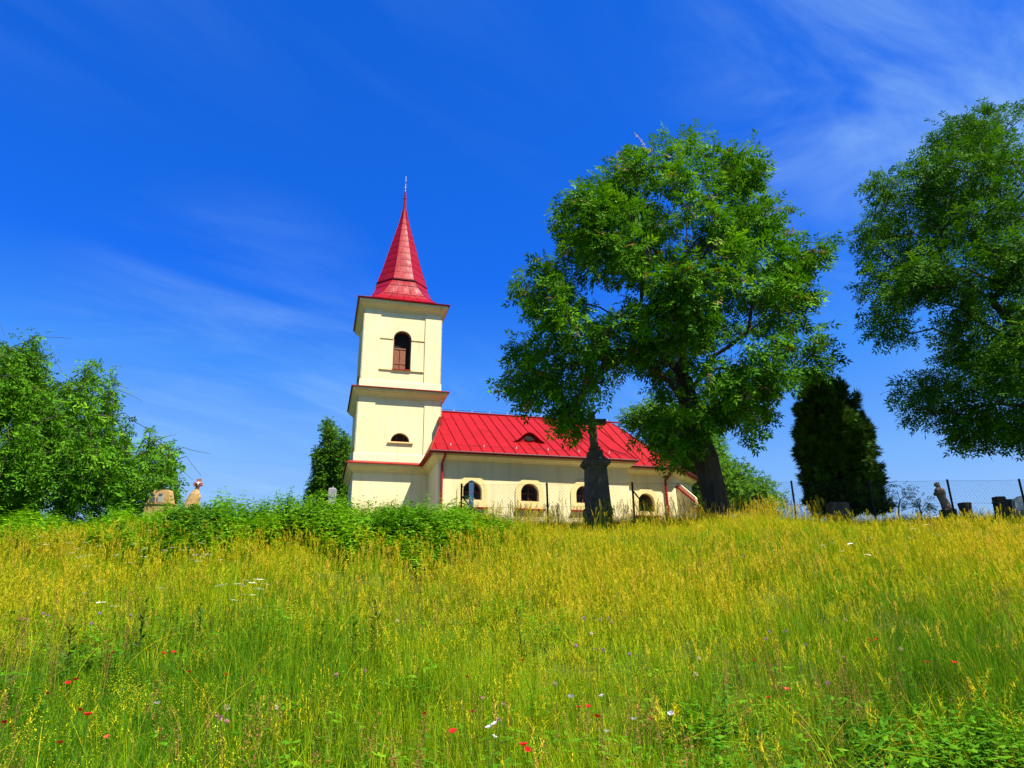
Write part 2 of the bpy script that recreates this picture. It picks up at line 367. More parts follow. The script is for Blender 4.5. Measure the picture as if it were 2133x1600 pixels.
def plate(mb, outer, hole, mp, proud):
    """raised band between two outlines"""
    bm = bmesh.new(); edges = []
    for loop in [outer] + ([hole] if hole else []):
        vs = [bm.verts.new((u, 0, z)) for u, z in loop]
        edges += [bm.edges.new((vs[i], vs[(i + 1) % len(vs)])) for i in range(len(vs))]
    bmesh.ops.triangle_fill(bm, edges=edges, use_beauty=True, normal=(0, -1, 0))
    bm.verts.index_update()
    mb.add([mp(v.co.x, v.co.z, -proud) for v in bm.verts], [tuple(v.index for v in f.verts) for f in bm.faces]); bm.free()
    for lp in [outer] + ([hole] if hole else []):
        n = len(lp); mb.add([mp(u, z, -proud) for u, z in lp] + [mp(u, z, 0.02) for u, z in lp], [(i, (i + 1) % n, n + (i + 1) % n, n + i) for i in range(n)])
    return mb
def solid(mb, poly, mp, d0, d1):
    n = len(poly)
    return mb.add([mp(u, z, d0) for u, z in poly] + [mp(u, z, d1) for u, z in poly],
                  [tuple(range(n)), tuple(range(2 * n - 1, n - 1, -1))] + [(i, n + i, n + (i + 1) % n, (i + 1) % n) for i in range(n)])
def square(h): return [(CX - h, CY - h), (CX + h, CY - h), (CX + h, CY + h), (CX - h, CY + h)]
def face_map(h, side):                               # side 0 south (front), 1 west, 2 north, 3 east; u runs left to right seen from outside
    if side == 0: return lambda u, z, d: (CX + u, CY - h + d, z)
    if side == 1: return lambda u, z, d: (CX - h + d, CY - u, z)
    if side == 2: return lambda u, z, d: (CX - u, CY + h - d, z)
    return lambda u, z, d: (CX + h - d, CY + u, z)

HU, HM, HL = 2.1, 2.17, 2.2
belfry = arch(0.0, .97, 14.04, 15.82); lun = lunette(.08, .98, 10.06, .47)
# upper stage
for nm, h, z0, z1, holes, has in (('upper_stage', HU, 12.9, 17.5, [belfry], True), ('middle_stage', HM, 8.85, 12.5, [lun], True), ('lower_stage', HL, 3.8, 8.6, [], False)):
    w = CB()
    for sdn in range(4):
        hl = holes if sdn in (0, 1) else []
        holed_wall(w, [(-h, z0), (h, z0), (h, z1), (-h, z1)], hl, face_map(h, sdn), .38)
    w.build(nm, M['plaster'])
# pilasters at tower corners
for nm, h, z0, z1, pw in (('corner_pilaster', HU, 13.36, 17.42, .88), ('corner_pilaster', HM, 9.41, 12.36, .88)):
    for sx in (-1, 1):
        for sy in (-1, 1):
            p = CB(); e = .045
            x0, x1 = sorted((CX + sx * (h + e), CX + sx * (h - pw))); y0, y1 = sorted((CY + sy * (h + e), CY + sy * (h - pw)))
            xi, yi = CX + sx * (h - .02), CY + sy * (h - .02)
            xa, xb = sorted((CX + sx * (h + e), xi)); ya, yb = sorted((CY + sy * (h + e), yi))
            p.box(x0, ya, z0, x1, yb, z1); p.box(xa, min(y0, y1), z0, xb, (yb if sy < 0 else ya) if False else max(y0, y1), z1)
            p.build(nm, M['plaster'])
def cornice(nm, h, zb, zt, over, redz=True):
    s_ = over / .4; H = zt - zb
    c = CB(); c.sweep(square(h), [(-.02, zb), (.05, zb), (.05, zb + H * .16), (.10 * s_, zb + H * .2), (.13 * s_, zb + H * .34), (.22 * s_, zb + H * .46), (.27 * s_, zb + H * .62), (.27 * s_, zb + H * .66), (.33 * s_, zb + H * .68), (.33 * s_, zt - .03), (-.02, zt - .03)])
    return c.build(nm, M['trim'])
cornice('cornice', HU, 17.36, 17.92, .40)
cornice('cornice', HM, 12.34, 12.84, .38)
cornice('cornice', HL, 8.36, 8.80, .38)
def flashing(h, z, over, h2, z2):
    f = CB(); f.sweep(square(h), [(over - .03, z - .045), (over, z - .045), (over, z), (h2 - h + .01, z2), (h2 - h - .05, z2)]); f.build('cornice_flashing', M['flash'])
flashing(HM, 12.855, .40, HU + .05, 12.97); flashing(HL, 8.815, .40, HM + .05, 8.97)
for nm, h, z0, z1 in (('plinth_band', HU, 12.94, 13.35), ('plinth_band', HM, 8.94, 9.40)):
    p = CB(); p.sweep(square(h), [(-.02, z0), (.07, z0), (.07, z1 - .04), (.05, z1), (-.02, z1)]); p.build(nm, M['plinth'])
# ledges, belfry window, lunette on the south and west face
for sdn in (0, 1):
    mp = face_map(HU, sdn)
    for (a, b) in ((-1.2, -.50), (.50, 1.2)):
        q = CB(); solid(q, [(a, 15.76), (b, 15.76), (b, 15.82), (a, 15.82)], mp, -.035, .02); q.build('impost_ledge', M['trim'])
    q = CB(); solid(q, [(-1.2, 13.97), (1.2, 13.97), (1.2, 14.03), (-1.2, 14.03)], mp, -.06, .02); q.build('window_ledge', M['trim'])
    win = CB(); plate(win, arch(0, .95, 14.05, 15.82), arch(0, .83, 14.12, 15.82), lambda u, z, d, mp=mp: mp(u, z, d + .24), .06)
    win = win.build('belfry_window', M['frame'])
    def bchild(poly, d0, d1, nm, mat):
        q = CB(); solid(q, poly, lambda u, z, d: mp(u, z, d), d0, d1); o = q.build(nm, mat, win)
    bchild(arch(0, .96, 14.05, 15.82), .37, .40, 'dark_opening', M['dark'])
    # two half-open board shutters, each of narrow boards
    for k in range(6):
        x0 = -.41 + k * .105
        if x0 > .2: continue
        bchild([(x0, 14.12), (x0 + .10, 14.12), (x0 + .10, 15.32 - .03 * (k % 2)), (x0, 15.32 - .03 * (k % 2))], .29 + .006 * (k % 3), .325, 'board', M['wood'])
    bchild([(-.42, 15.30), (.22, 15.30), (.22, 15.37), (-.42, 15.37)], .27, .33, 'shutter_rail', M['wood'])
    bchild([(-.42, 14.45), (.22, 14.45), (.22, 14.52), (-.42, 14.52)], .275, .33, 'shutter_rail', M['wood'])
    bchild([(-.10, 14.12), (-.075, 14.12), (-.075, 15.31), (-.10, 15.31)], .265, .33, 'meeting_stile', M['frame'])
    bchild([(-.50, 14.0), (.50, 14.0), (.50, 14.045), (-.50, 14.045)], -.1, .25, 'sill', M['flash'])
    mp2 = face_map(HM, sdn)
    lw = CB(); plate(lw, lunette(.08, .96, 10.065, .46), lunette(.08, .84, 10.12, .37), lambda u, z, d: mp2(u, z, d + .24), .05); lw = lw.build('lunette_window', M['frame'])
    q = CB(); solid(q, lunette(.08, .97, 10.065, .465), mp2, .30, .34); q.build('pane', M['dark'], lw)
    for x0 in (-.12, .25):
        q = CB(); solid(q, [(x0, 10.1), (x0 + .03, 10.1), (x0 + .03, 10.46), (x0, 10.46)], mp2, .22, .28); q.build('glazing_bar', M['frame'], lw)
    q = CB(); solid(q, [(-.56, 9.97), (.76, 9.97), (.76, 10.03), (-.56, 10.03)], mp2, -.09, .02); q.build('sill', M['trim'], lw)
    q = CB(); solid(q, [(-.42, 10.03), (.58, 10.03), (.58, 10.055), (-.42, 10.055)], mp2, -.07, .2); q.build('sill_flashing', M['flash'], lw)

# tower roof: flared skirt of sheets, square to octagon
ZE = 17.93
fl_z = np.array([0, .10, .30, .62, 1.05, 1.5, 1.87]) + ZE; fl_h = np.array([2.52, 2.27, 2.0, 1.76, 1.58, 1.46, 1.40])
fl_t = np.linspace(0, 1, len(fl_z))
def flare(t):
    h = np.interp(t, fl_t, fl_h); z = np.interp(t, fl_t, fl_z); c = h * .586 * min(1, max(0, (t - .02) / .98)) ** 1.15
    return h, z, c
tower_roof = CB(); tower_roof.sweep(square(2.1), [(-.2, ZE - .035), (.40, ZE - .035), (.425, ZE - .01), (.425, ZE + .004), (.2, ZE + .02)]); tower_roof = tower_roof.build('tower_roof', M['flash'])
def oct_ring(t):
    h, z, c = flare(t); a = h - c
    return [(CX - a, CY - h, z), (CX + a, CY - h, z), (CX + h, CY - a, z), (CX + h, CY + a, z), (CX + a, CY + h, z), (CX - a, CY + h, z), (CX - h, CY + a, z), (CX - h, CY - a, z)]
rows = [0, .3, .56, .8, 1.0]
for r_ in range(4):
    for k in range(8):
        ncol = (5, 4, 3, 2)[r_] if k % 2 == 0 else 1
        for c_ in range(ncol):
            q = CB(); g = []
            off = .5 / ncol * (r_ % 2)
            f0, f1 = max(0, c_ / ncol - off * 0), (c_ + 1) / ncol
            for i in range(4):
                t_ = rows[r_] + (rows[r_ + 1] - rows[r_]) * i / 3; rg = oct_ring(t_); a, b = np.array(rg[k]), np.array(rg[(k + 1) % 8])
                lift = .014 * (1 - i / 3)
                nrm = np.array([math.cos(-math.pi / 2 + k * math.pi / 4), math.sin(-math.pi / 2 + k * math.pi / 4), .7])
                for f_ in (f0, (f0 + f1) / 2, f1):
                    g.append(a + (b - a) * f_ + nrm * (lift + (.006 * math.sin(math.pi * i / 3) if f_ not in (f0, f1) else 0)))
            q.add(g, [(i * 3 + j, i * 3 + j + 1, i * 3 + j + 4, i * 3 + j + 3) for i in range(3) for j in range(2)])
            for (ia, ib) in ((0, 9), (2, 11)):      # folded seam up each side
                if ncol > 1 or True:
                    q.bar(np.array(g[ia]) + (0, 0, .004), np.array(g[ib]) + (0, 0, .004), .012, .012)
            q.build('roof_sheet', M['spire'], tower_roof)
# spire
sp_z = np.array([19.80, 20.8, 21.9, 22.95, 24.0, 24.7, 25.3, 26.5]); sp_r = np.array([1.43, 1.14, .87, .61, .34, .19, .10, .06])
spire = CB(); ZR = 19.80
def octo(r, z, c=(CX, CY)): return [(c[0] + r / math.cos(math.pi / 8) * math.cos(-math.pi / 2 - math.pi / 8 + k * math.pi / 4), c[1] + r / math.cos(math.pi / 8) * math.sin(-math.pi / 2 - math.pi / 8 + k * math.pi / 4), z) for k in range(8)]
spire.rings([octo(1.40, ZR - .06), octo(1.47, ZR - .06), octo(1.47, ZR), octo(1.36, ZR + .05)]); spire = spire.build('spire', M['gutter'])
zb = [19.83, 20.32, 20.80, 21.28, 21.78, 22.26, 22.70, 23.15, 23.62, 24.1, 24.6, 25.15]
for k in range(8):
    for i in range(len(zb) - 1):
        q = CB(); g = []
        for a_ in range(5):
            z = zb[i] + (zb[i + 1] - zb[i]) * a_ / 4; rr = np.interp(z, sp_z, sp_r) + .012 * (1 - a_ / 4)
            rg = octo(rr, z); A, B = np.array(rg[k]), np.array(rg[(k + 1) % 8]); n_ = np.array([math.cos(-math.pi / 2 + k * math.pi / 4), math.sin(-math.pi / 2 + k * math.pi / 4), .25])
            for b_ in range(5):
                bl = math.sin(math.pi * a_ / 4) * math.sin(math.pi * b_ / 4) * (.006 + .014 * random.random()) * min(1, rr)
                g.append(A + (B - A) * b_ / 4 + n_ * bl)
        q.add(g, [(x * 5 + y, x * 5 + y + 1, x * 5 + y + 6, x * 5 + y + 5) for x in range(4) for y in range(4)])
        q.build('spire_sheet', M['spire'], spire, smooth=True)
    q = CB(); q.tube([octo(np.interp(z, sp_z, sp_r) + .012, z)[k] for z in zb], .016, 5); q.build('hip_roll', M['spire'], spire)
q = CB(); q.rings([octo(.13, 25.1), octo(.10, 25.35), octo(.075, 25.9), octo(.07, 26.02), octo(.095, 26.05), octo(.09, 26.1), octo(.07, 26.14), octo(.055, 26.55)]); q.build('spire_finial', M['spire'], spire)
q = CB(); q.tube([(CX, CY, 26.5), (CX, CY, 27.7)], .022, 6); q.bar((CX, CY - .22, 27.2), (CX, CY + .22, 27.2), .035, .04); q.bar((CX - .02, CY, 27.3), (CX + .02, CY, 27.3), .03, .03)
q.tube([(CX, CY, 26.72), (CX, CY, 26.80), (CX, CY, 26.88)], [.02, .075, .02], 8); q.build('roof_cross', M['silver'], spire)

# nave + chancel body
NY0, NX0, NX1 = 31.31, 5.2, 14.85; CHY = 32.6
NY1 = 2 * CY - NY0; CHY1 = 2 * CY - CHY
outline = [(NX0, NY0), (NX1, NY0), (NX1, CHY), (18.1, CHY), (20.6, 35.1), (20.6, 2 * CY - 35.1), (18.1, CHY1), (NX1, CHY1), (NX1, NY1), (NX0, NY1)]
nave_map = lambda u, z, d: (u, NY0 + d, z)
ch_map = lambda u, z, d: (u, CHY + d, z)
NW = [6.82, 9.64, 12.45]; ZS, ZSP = 6.62, 7.03
nave = CB()
holed_wall(nave, [(NX0, 3.8), (NX1, 3.8), (NX1, 8.7), (NX0, 8.7)], [arch(x, .9, ZS, ZSP) for x in NW], nave_map, .34)
for a, b in zip(outline, outline[1:] + outline[:1]):
    if (a, b) == (outline[0], outline[1]) or (a, b) == (outline[2], outline[3]): continue
    nave.add([(*a, 3.8), (*b, 3.8), (*b, 8.7), (*a, 8.7)], [(0, 1, 2, 3)])
holed_wall(nave, [(NX1, 3.8), (18.1, 3.8), (18.1, 8.7), (NX1, 8.7)], [arch(16.4, .92, 6.5, 6.98)], ch_map, .34)
nave = nave.build('nave_wall', M['plaster'])
for i, (x, mp) in enumerate([(q, nave_map) for q in NW] + [(16.4, ch_map)]):
    zs, zsp, w_ = (ZS, ZSP, .9) if i < 3 else (6.5, 6.98, .92)
    wnd = CB(); plate(wnd, arch(x, w_ - .02, zs + .01, zsp), arch(x, w_ - .14, zs + .07, zsp), lambda u, z, d: mp(u, z, d + .27), .05); wnd = wnd.build('window', M['frame'])
    q = CB(); solid(q, arch(x, w_ - .03, zs + .01, zsp), mp, .31, .33); q.build('pane', M['glass'], wnd)
    q = CB(); solid(q, [(x - .02, zs + .05), (x + .02, zs + .05), (x + .02, zsp + .38), (x - .02, zsp + .38)], mp, .25, .31); q.build('glazing_bar', M['frame'], wnd)
    q = CB(); solid(q, [(x - .38, zsp - .02), (x + .38, zsp - .02), (x + .38, zsp + .02), (x - .38, zsp + .02)], mp, .255, .31); q.build('glazing_bar', M['frame'], wnd)
    q = CB(); plate(q, arch(x, 1.46, 6.27 if i < 3 else 6.2, zsp), arch(x, w_, zs, zsp), mp, .04); q.build('window_surround', M['trim'], wnd)
    q = CB(); solid(q, [(x - .72, 6.20), (x + .74, 6.20), (x + .74, 6.265), (x - .72, 6.265)], mp, -.15, .02); q.build('sill', M['flash'], wnd)
# eaves cornice round nave and chancel
c = CB(); c.sweep(outline, [(-.02, 8.38), (.04, 8.38), (.04, 8.44), (.09, 8.46), (.11, 8.50), (.20, 8.55), (.24, 8.61), (.30, 8.62), (.30, 8.72), (-.02, 8.72)]); c.build('eaves_cornice', M['trim'])
c = CB(); c.sweep(outline, [(.0, 8.725), (.44, 8.725), (.44, 8.765), (.0, 8.785)]); c.build('soffit_board', M['flash'])
# buttress with sloped red caps on the apse corner
bx_, by_ = 18.32, 32.82; dn = np.array([math.sqrt(.5), -math.sqrt(.5)]); dt = np.array([math.sqrt(.5), math.sqrt(.5)])
def btp(o, w, z): p = np.array([bx_, by_]) + dn * o + dt * w; return (p[0], p[1], z)
q = CB()
def bt(q, prof, w0, w1):
    n = len(prof); return q.add([btp(o, w0, z) for o, z in prof] + [btp(o, w1, z) for o, z in prof], [tuple(range(n)), tuple(range(2 * n - 1, n - 1, -1))] + [(i, n + i, n + (i + 1) % n, (i + 1) % n) for i in range(n)])
bt(q, [(-.2, 3.8), (.85, 3.8), (.85, 7.05), (-.2, 8.05)], 0, .75)
buttress = q.build('buttress', M['plaster'])
q = CB(); bt(q, [(-.1, 8.0), (.95, 6.98), (.95, 7.04), (-.1, 8.07)], -.06, .34); q.build('buttress_cap', M['roof'], buttress)
q = CB(); bt(q, [(-.1, 7.9), (.9, 6.95), (.9, 7.30), (-.1, 8.30)], .36, .75); q.build('buttress_parapet', M['plinth'], buttress)
q = CB(); bt(q, [(.85, 3.8), (1.25, 3.8), (1.25, 6.3), (.85, 6.7)], .1, .7); q.build('buttress_foot', M['plaster'], buttress)
q = CB(); bt(q, [(.86, 6.71), (1.32, 6.28), (1.32, 6.34), (.86, 6.78)], .05, .75); q.build('buttress_cap', M['roof'], buttress)

# roof: standing seam panels
EY, EZ, RZ = NY0 - .46, 8.79, 12.45
SL = (RZ - EZ) / (CY - EY)
roof = CB(); roof.bar((5.8, CY, RZ + .035), (17.2, CY, RZ + .035), .16, .05); roof = roof.build('nave_roof', M['roof'])
HX0, HX1, HYT = 4.74, 5.82, 34.76
def hip_y(x): return EY + (x - HX0) / (HX1 - HX0) * (HYT - EY)
def roof_panel(pts, seam, mat=M['roof'], wob=.0):
    q = CB(); n = len(pts); q.add(pts, [tuple(range(n))]); q.add([(x, y, z - .03) for x, y, z in pts], [tuple(range(n - 1, -1, -1))])
    for i in range(n): q.add([pts[i], pts[(i + 1) % n], tuple(np.array(pts[(i + 1) % n]) - (0, 0, .03)), tuple(np.array(pts[i]) - (0, 0, .03))], [(3, 2, 1, 0)])
    if seam: a, b = np.array(seam[0]), np.array(seam[1]); q.bar(a + (0, 0, .02), b + (0, 0, .02), .028, .05)
    return q.build('roof_panel', mat, roof)
pz = lambda y, j=0: EZ + (y - EY) * SL + j
edges = [HX0 + .0] + list(np.arange(5.06, 14.9, .5475)) + [15.20]
for a, b in zip(edges[:-1], edges[1:]):
    j = random.uniform(-.002, .002); top = lambda x: min(CY, hip_y(x)) if x < HX1 else CY
    pts = [(a, EY, EZ + j), (b, EY, EZ + j)]
    tb, ta = top(b), top(a)
    pts.append((b, tb, pz(tb, j)))
    if a < HX1 < b: pts += [(HX1, CY, pz(CY, j)), (HX1, HYT, pz(HYT, j))]
    if ta > EY + .01: pts.append((a, ta, pz(ta, j)))
    roof_panel(pts, ((b, EY, pz(EY)), (b, tb - .02, pz(tb - .02))))
    # mirrored north side (not seam by seam in view)
for a, b in zip(edges[1:-1:3], edges[4::3]):
    roof_panel([(b, 2 * CY - EY, EZ), (a, 2 * CY - EY, EZ), (a, CY, RZ), (b, CY, RZ)], None)
roof_panel([(HX0, EY, EZ), (HX1, HYT, pz(HYT)), (HX0, HYT, EZ)][::-1], None, M['flash'])
roof_panel([(HX0, 2 * CY - EY, EZ), (HX0, CY, EZ), (HX1, CY, RZ)], None, M['flash'])
q = CB(); q.bar((HX0, EY, EZ + .02), (HX1, HYT, pz(HYT) + .02), .07, .06); q.build('hip_cap', M['flash'], roof)
q = CB(); q.box(HX1 - .14, HYT - .42, 10.75, HX1 + .02, HYT + .06, 11.42); q.build('upstand_flashing', M['flash'], roof)
# chancel roof
CEY = CHY - .46; CSL = (RZ - EZ) / (CY - CEY)
apx = 16.6
cz = lambda y: EZ + (y - CEY) * CSL
cedges = list(np.arange(15.20, 18.2, .5475)) + [18.26]
hipx = lambda x: CEY + max(0, (18.26 - x)) / (18.26 - apx) * (CY - CEY)
for a, b in zip(cedges[:-1], cedges[1:]):
    ta, tb = min(CY, hipx(a)), min(CY, hipx(b)); pts = [(a, CEY, EZ), (b, CEY, EZ)]
    if tb > CEY + .01: pts.append((b, tb, cz(tb)))
    if a < apx < b: pts.append((apx, CY, RZ))
    pts.append((a, ta, cz(ta))); roof_panel(pts, ((a, CEY, EZ), (a, ta, cz(ta))))
AP = (apx, CY, RZ); o1 = [(18.29, CEY), (21.06, 34.91), (21.06, 2 * CY - 34.91), (18.29, 2 * CY - CEY)]
for a, b in zip(o1[:-1], o1[1:]):
    n = 4 if a is o1[0] else 3
    for i in range(n):
        A = np.array(a) + (np.array(b) - np.array(a)) * i / n; B = np.array(a) + (np.array(b) - np.array(a)) * (i + 1) / n
        roof_panel([(*A, EZ), (*B, EZ), AP], ((*A, EZ), tuple(np.array((*A, EZ)) * .03 + np.array(AP) * .97)))
roof_panel([(18.29, 2 * CY - CEY, EZ), (15.2, 2 * CY - CEY, EZ), (15.2, CY, RZ), AP], None)
q = CB(); q.add([(15.2, EY, EZ - .02), (15.2, CY, RZ - .02), (15.2, 2 * CY - EY, EZ - .02)], [(0, 2, 1)]); q.build('gable_end', M['flash'], roof)
# gutters, snow guard, wires
q = CB(); q.tube([(HX0 - .05, EY - .05, EZ - .035), (15.25, EY - .05, EZ - .035)], .062, 8); q.build('gutter', M['gutter'], roof)
q = CB(); q.tube([(15.2, CEY - .05, EZ - .035), (18.31, CEY - .05, EZ - .035), (21.1, 34.88, EZ - .035)], .062, 8); q.build('gutter', M['gutter'], roof)
q = CB(); q.tube([(HX0 - .03, EY, EZ - .02), (HX0 - .03, HYT - .2, EZ - .02)], .05, 8); q.build('gutter', M['flash'], roof)
q = CB(); yg = EY + .72; q.tube([(5.1, yg, pz(yg) + .07), (9.45, yg, pz(yg) + .07)], .011, 4); q.tube([(9.7, yg, pz(yg) + .07), (15.1, yg, pz(yg) + .07)], .011, 4)
q.tube([(15.3, CEY + .6, cz(CEY + .6) + .06), (18.0, CEY + .6, cz(CEY + .6) + .06)], .011, 4)
q.build('snow_guard_wire', M['flash'], roof)
q = CB()
for x in np.arange(5.8, 15, 1.64): q.box(x - .02, yg - .02, pz(yg), x + .02, yg + .02, pz(yg) + .1)
q.build('wire_holder', M['silver'], roof)
q = CB(); q.tube([(5.85, CY, RZ + .16), (16.6, CY, RZ + .15)], .009, 4); q.build('ridge_wire', M['iron'], roof)
for x in np.arange(5.9, 16.6, 1.05):
    q = CB(); q.box(x - .02, CY - .02, RZ + .05, x + .02, CY + .02, RZ + .19); q.build('wire_holder', M['silver'], roof)
q = CB(); a, b = np.array((11.7, CY, RZ + .07)), np.array((15.0, EY + .1, pz(EY + .1) + .07))
pts = [a + (b - a) * i / 14 + (0, 0, .03 * math.sin(i * 2.1)) for i in range(15)]; q.tube(pts, .012, 4)
pts = [p + np.array((-.25 * math.sin(math.pi * i / 14), 0, .0)) for i, p in enumerate(pts)]; q.tube(pts, .010, 4); q.build('lightning_conductor', M['gutter'], roof)
# eyebrow dormer
dx, dw = 10.06, .92; yf = EY + 1.72
q = CB(); N = 24; fr = []; bk = []
for i in range(N + 1):
    u = -1 + 2 * i / N; h = .50 * (math.cos(math.pi * u / 2) ** 2.2 if abs(u) < 1 else 0)
    x = dx + u * dw; zf = pz(yf) + .012 + h; fr.append((x, yf - .10 * (h > .02), zf)); yb = yf + h / SL + .02; bk.append((x, yb, pz(yb) + .012))
q.add(fr + bk, [(i, i + 1, N + 2 + i, N + 1 + i) for i in range(N)]); q.add([(x, y, z + .03) for x, y, z in fr] + fr, [(i, N + 1 + i, N + 2 + i, i + 1) for i in range(N)])
dorm = q.build('eyebrow_dormer', M['roof'], roof, smooth=True)
q = CB(); q.add([(x, yf + .02, z - .01) for x, y, z in fr] + [(x, yf + .02, pz(yf)) for x, y, z in fr], [(i, N + 1 + i, N + 2 + i, i + 1) for i in range(N)]); q.build('dormer_front', M['roof'], church)
q = CB(); solid(q, [(dx + .02 + .27 * math.cos(a), pz(yf) + .23 + .13 * math.sin(a)) for a in [2 * math.pi * i / 20 for i in range(20)]], lambda u, z, d: (u, yf + d, z), -.02, .03); q.build('dormer_opening', M['dark'], church)
# downpipes
q = CB(); q.tube([(5.42, EY - .02, 8.72), (5.42, EY + .05, 8.55), (5.34, NY0 - .12, 8.25), (5.34, NY0 - .10, 8.0), (5.34, NY0 - .10, 4.4)], .06, 8); q.build('downpipe', M['pipe'], church)
q = CB(); q.tube([(17.72, CEY, 8.72), (17.72, CEY + .03, 8.5), (17.72, CEY + .08, 8.42), (17.55, CHY - .12, 8.16), (17.55, CHY - .10, 7.95), (17.62, CHY - .10, 4.4)], .06, 8); q.build('downpipe', M['pipe'], church)

# ------------------------------------------------------------------ foliage tools
def leaflet(base, d, side, L, W, fold=.25):
    """four-point leaf: returns 4 verts, 2 tris"""
    d = d / np.linalg.norm(d); side = side / np.linalg.norm(side); n = np.cross(side, d)
    return np.array([base, base + d * L * .45 + side * W / 2 + n * fold * W / 2, base + d * L, base + d * L * .45 - side * W / 2 + n * fold * W / 2])
LF = np.array([[0, 1, 2], [0, 2, 3]])
def pack(leaves):
    V = np.concatenate(leaves); n = len(leaves); return V, (LF[None] + (np.arange(n) * 4)[:, None, None]).reshape(-1, 3)
def spray_pinnate(r, pairs=4, L=.42, W=.13, droop=.25):
    out = []
    for i in range(pairs):
        t = .25 + .65 * i / (pairs - 1); b = np.array([0, t, -droop * t * t])
        for s in (-1, 1):
            d = np.array([s * r.uniform(.65, .95), r.uniform(.35, .7), r.uniform(-.45, .1)]); out.append(leaflet(b, d, np.array([-d[1], d[0], r.uniform(-.3, .3)]), L * r.uniform(.75, 1.1), W * r.uniform(.8, 1.2)))
    out.append(leaflet(np.array([0, .9, -droop * .8]), np.array([r.uniform(-.2, .2), 1, -.4]), np.array([1, 0, r.uniform(-.3, .3)]), L, W))
    return pack(out)
def spray_simple(r, n=6, L=.34, W=.2, spread=.8):
    out = []
    for i in range(n):
        t = (i + .5) / n; b = np.array([0, t * .8, 0]); a = (i % 2 * 2 - 1)
        d = np.array([a * spread * r.uniform(.6, 1.1), r.uniform(.3, .9), r.uniform(-.6, .4)]); out.append(leaflet(b, d, np.array([-d[1], d[0], r.uniform(-.5, .5)]), L * r.uniform(.7, 1.2), W * r.uniform(.8, 1.2)))
    return pack(out)
def spray_scale(r, n=9):
    out = []
    for i in range(n):
        a = r.uniform(-.9, .9); d = np.array([math.sin(a), math.cos(a), r.uniform(-.25, .35)]); out.append(leaflet(np.zeros(3), d, np.array([math.cos(a), -math.sin(a), r.uniform(-.6, .6)]), r.uniform(.6, 1.1), .12, .1))
    return pack(out)
def frames(d, nrm):
    """rotation matrices whose local y is d, local z close to nrm"""
    d = d / np.linalg.norm(d, axis=1, keepdims=True); x = np.cross(d, nrm); x /= np.maximum(np.linalg.norm(x, axis=1, keepdims=True), 1e-6); z = np.cross(x, d)
    return np.stack([x, d, z], -1)
def scatter(temps, pos, d, nrm, scl, tint):
    R_ = frames(d, nrm); pick = rng.integers(0, len(temps), len(pos)); Vs = []; Fs = []; Ts = []; b = 0
    for k, (tv, tf) in enumerate(temps):
        s_ = pick == k; n = s_.sum()
        if n == 0: continue
        V = np.einsum('nij,vj->nvi', R_[s_], tv) * scl[s_][:, None, None] + pos[s_][:, None, :]
        Vs.append(V.reshape(-1, 3)); Fs.append((tf[None] + (np.arange(n) * len(tv))[:, None, None] + b).reshape(-1, 3)); Ts.append(np.repeat(tint[s_], len(tv))); b += n * len(tv)
    return np.concatenate(Vs), np.concatenate(Fs), np.concatenate(Ts)
def in_poly(P, poly):
    poly = np.asarray(poly, float); x, y = P[:, 0], P[:, 1]; c = np.zeros(len(P), bool); j = len(poly) - 1
    for i in range(len(poly)):
        xi, yi = poly[i]; xj, yj = poly[j]
        c ^= ((yi > y) != (yj > y)) & (x < (xj - xi) * (y - yi) / (yj - yi + 1e-12) + xi); j = i
    return c
def edge_dist(P, poly):
    poly = np.asarray(poly, float); D = np.full(len(P), 1e9)
    for a, b in zip(poly, np.roll(poly, -1, 0)):
        ab = b - a; t = np.clip(((P - a) @ ab) / (ab @ ab), 0, 1); D = np.minimum(D, np.linalg.norm(P - a - t[:, None] * ab, axis=1))
    return D
def crown_points(poly, Y0, n, gap, hd, shell=.55, ppm=56., holes=(), pad=.22):
    """points filling a crown: outline seen from the meadow, rounded in depth, kept apart by gap (m)"""
    poly = np.asarray(poly, float); lo, hi = poly.min(0), poly.max(0); out = []; tries = 0
    while len(out) < n and tries < 60:
        tries += 1; P = rng.uniform(lo, hi, (600, 2)); P = P[in_poly(P, poly)]
        for h in holes: P = P[~in_poly(P, h)]
        if len(P) == 0: continue
        e = edge_dist(P, poly) / ppm; ok_ = e > pad * rng.uniform(.2, 1.5, len(e)); P = P[ok_]; e = e[ok_]; k = np.clip(e / hd, 0, 1); h_ = hd * np.sqrt(1 - (1 - k) ** 2) * .95
        u = rng.uniform(-1, 1, len(P)); u = np.sign(u) * np.abs(u) ** shell; off = u * h_
        for (px, py), o in zip(P, off):
            q = at(px, py, Y0 + o)
            if q[2] < terrain(q[0], q[1]) + .3: continue
            if out and np.min(np.sum((np.array(out) - q) ** 2, 1)) < gap * gap: continue
            out.append(q)
            if len(out) >= n: break
    return np.array(out)
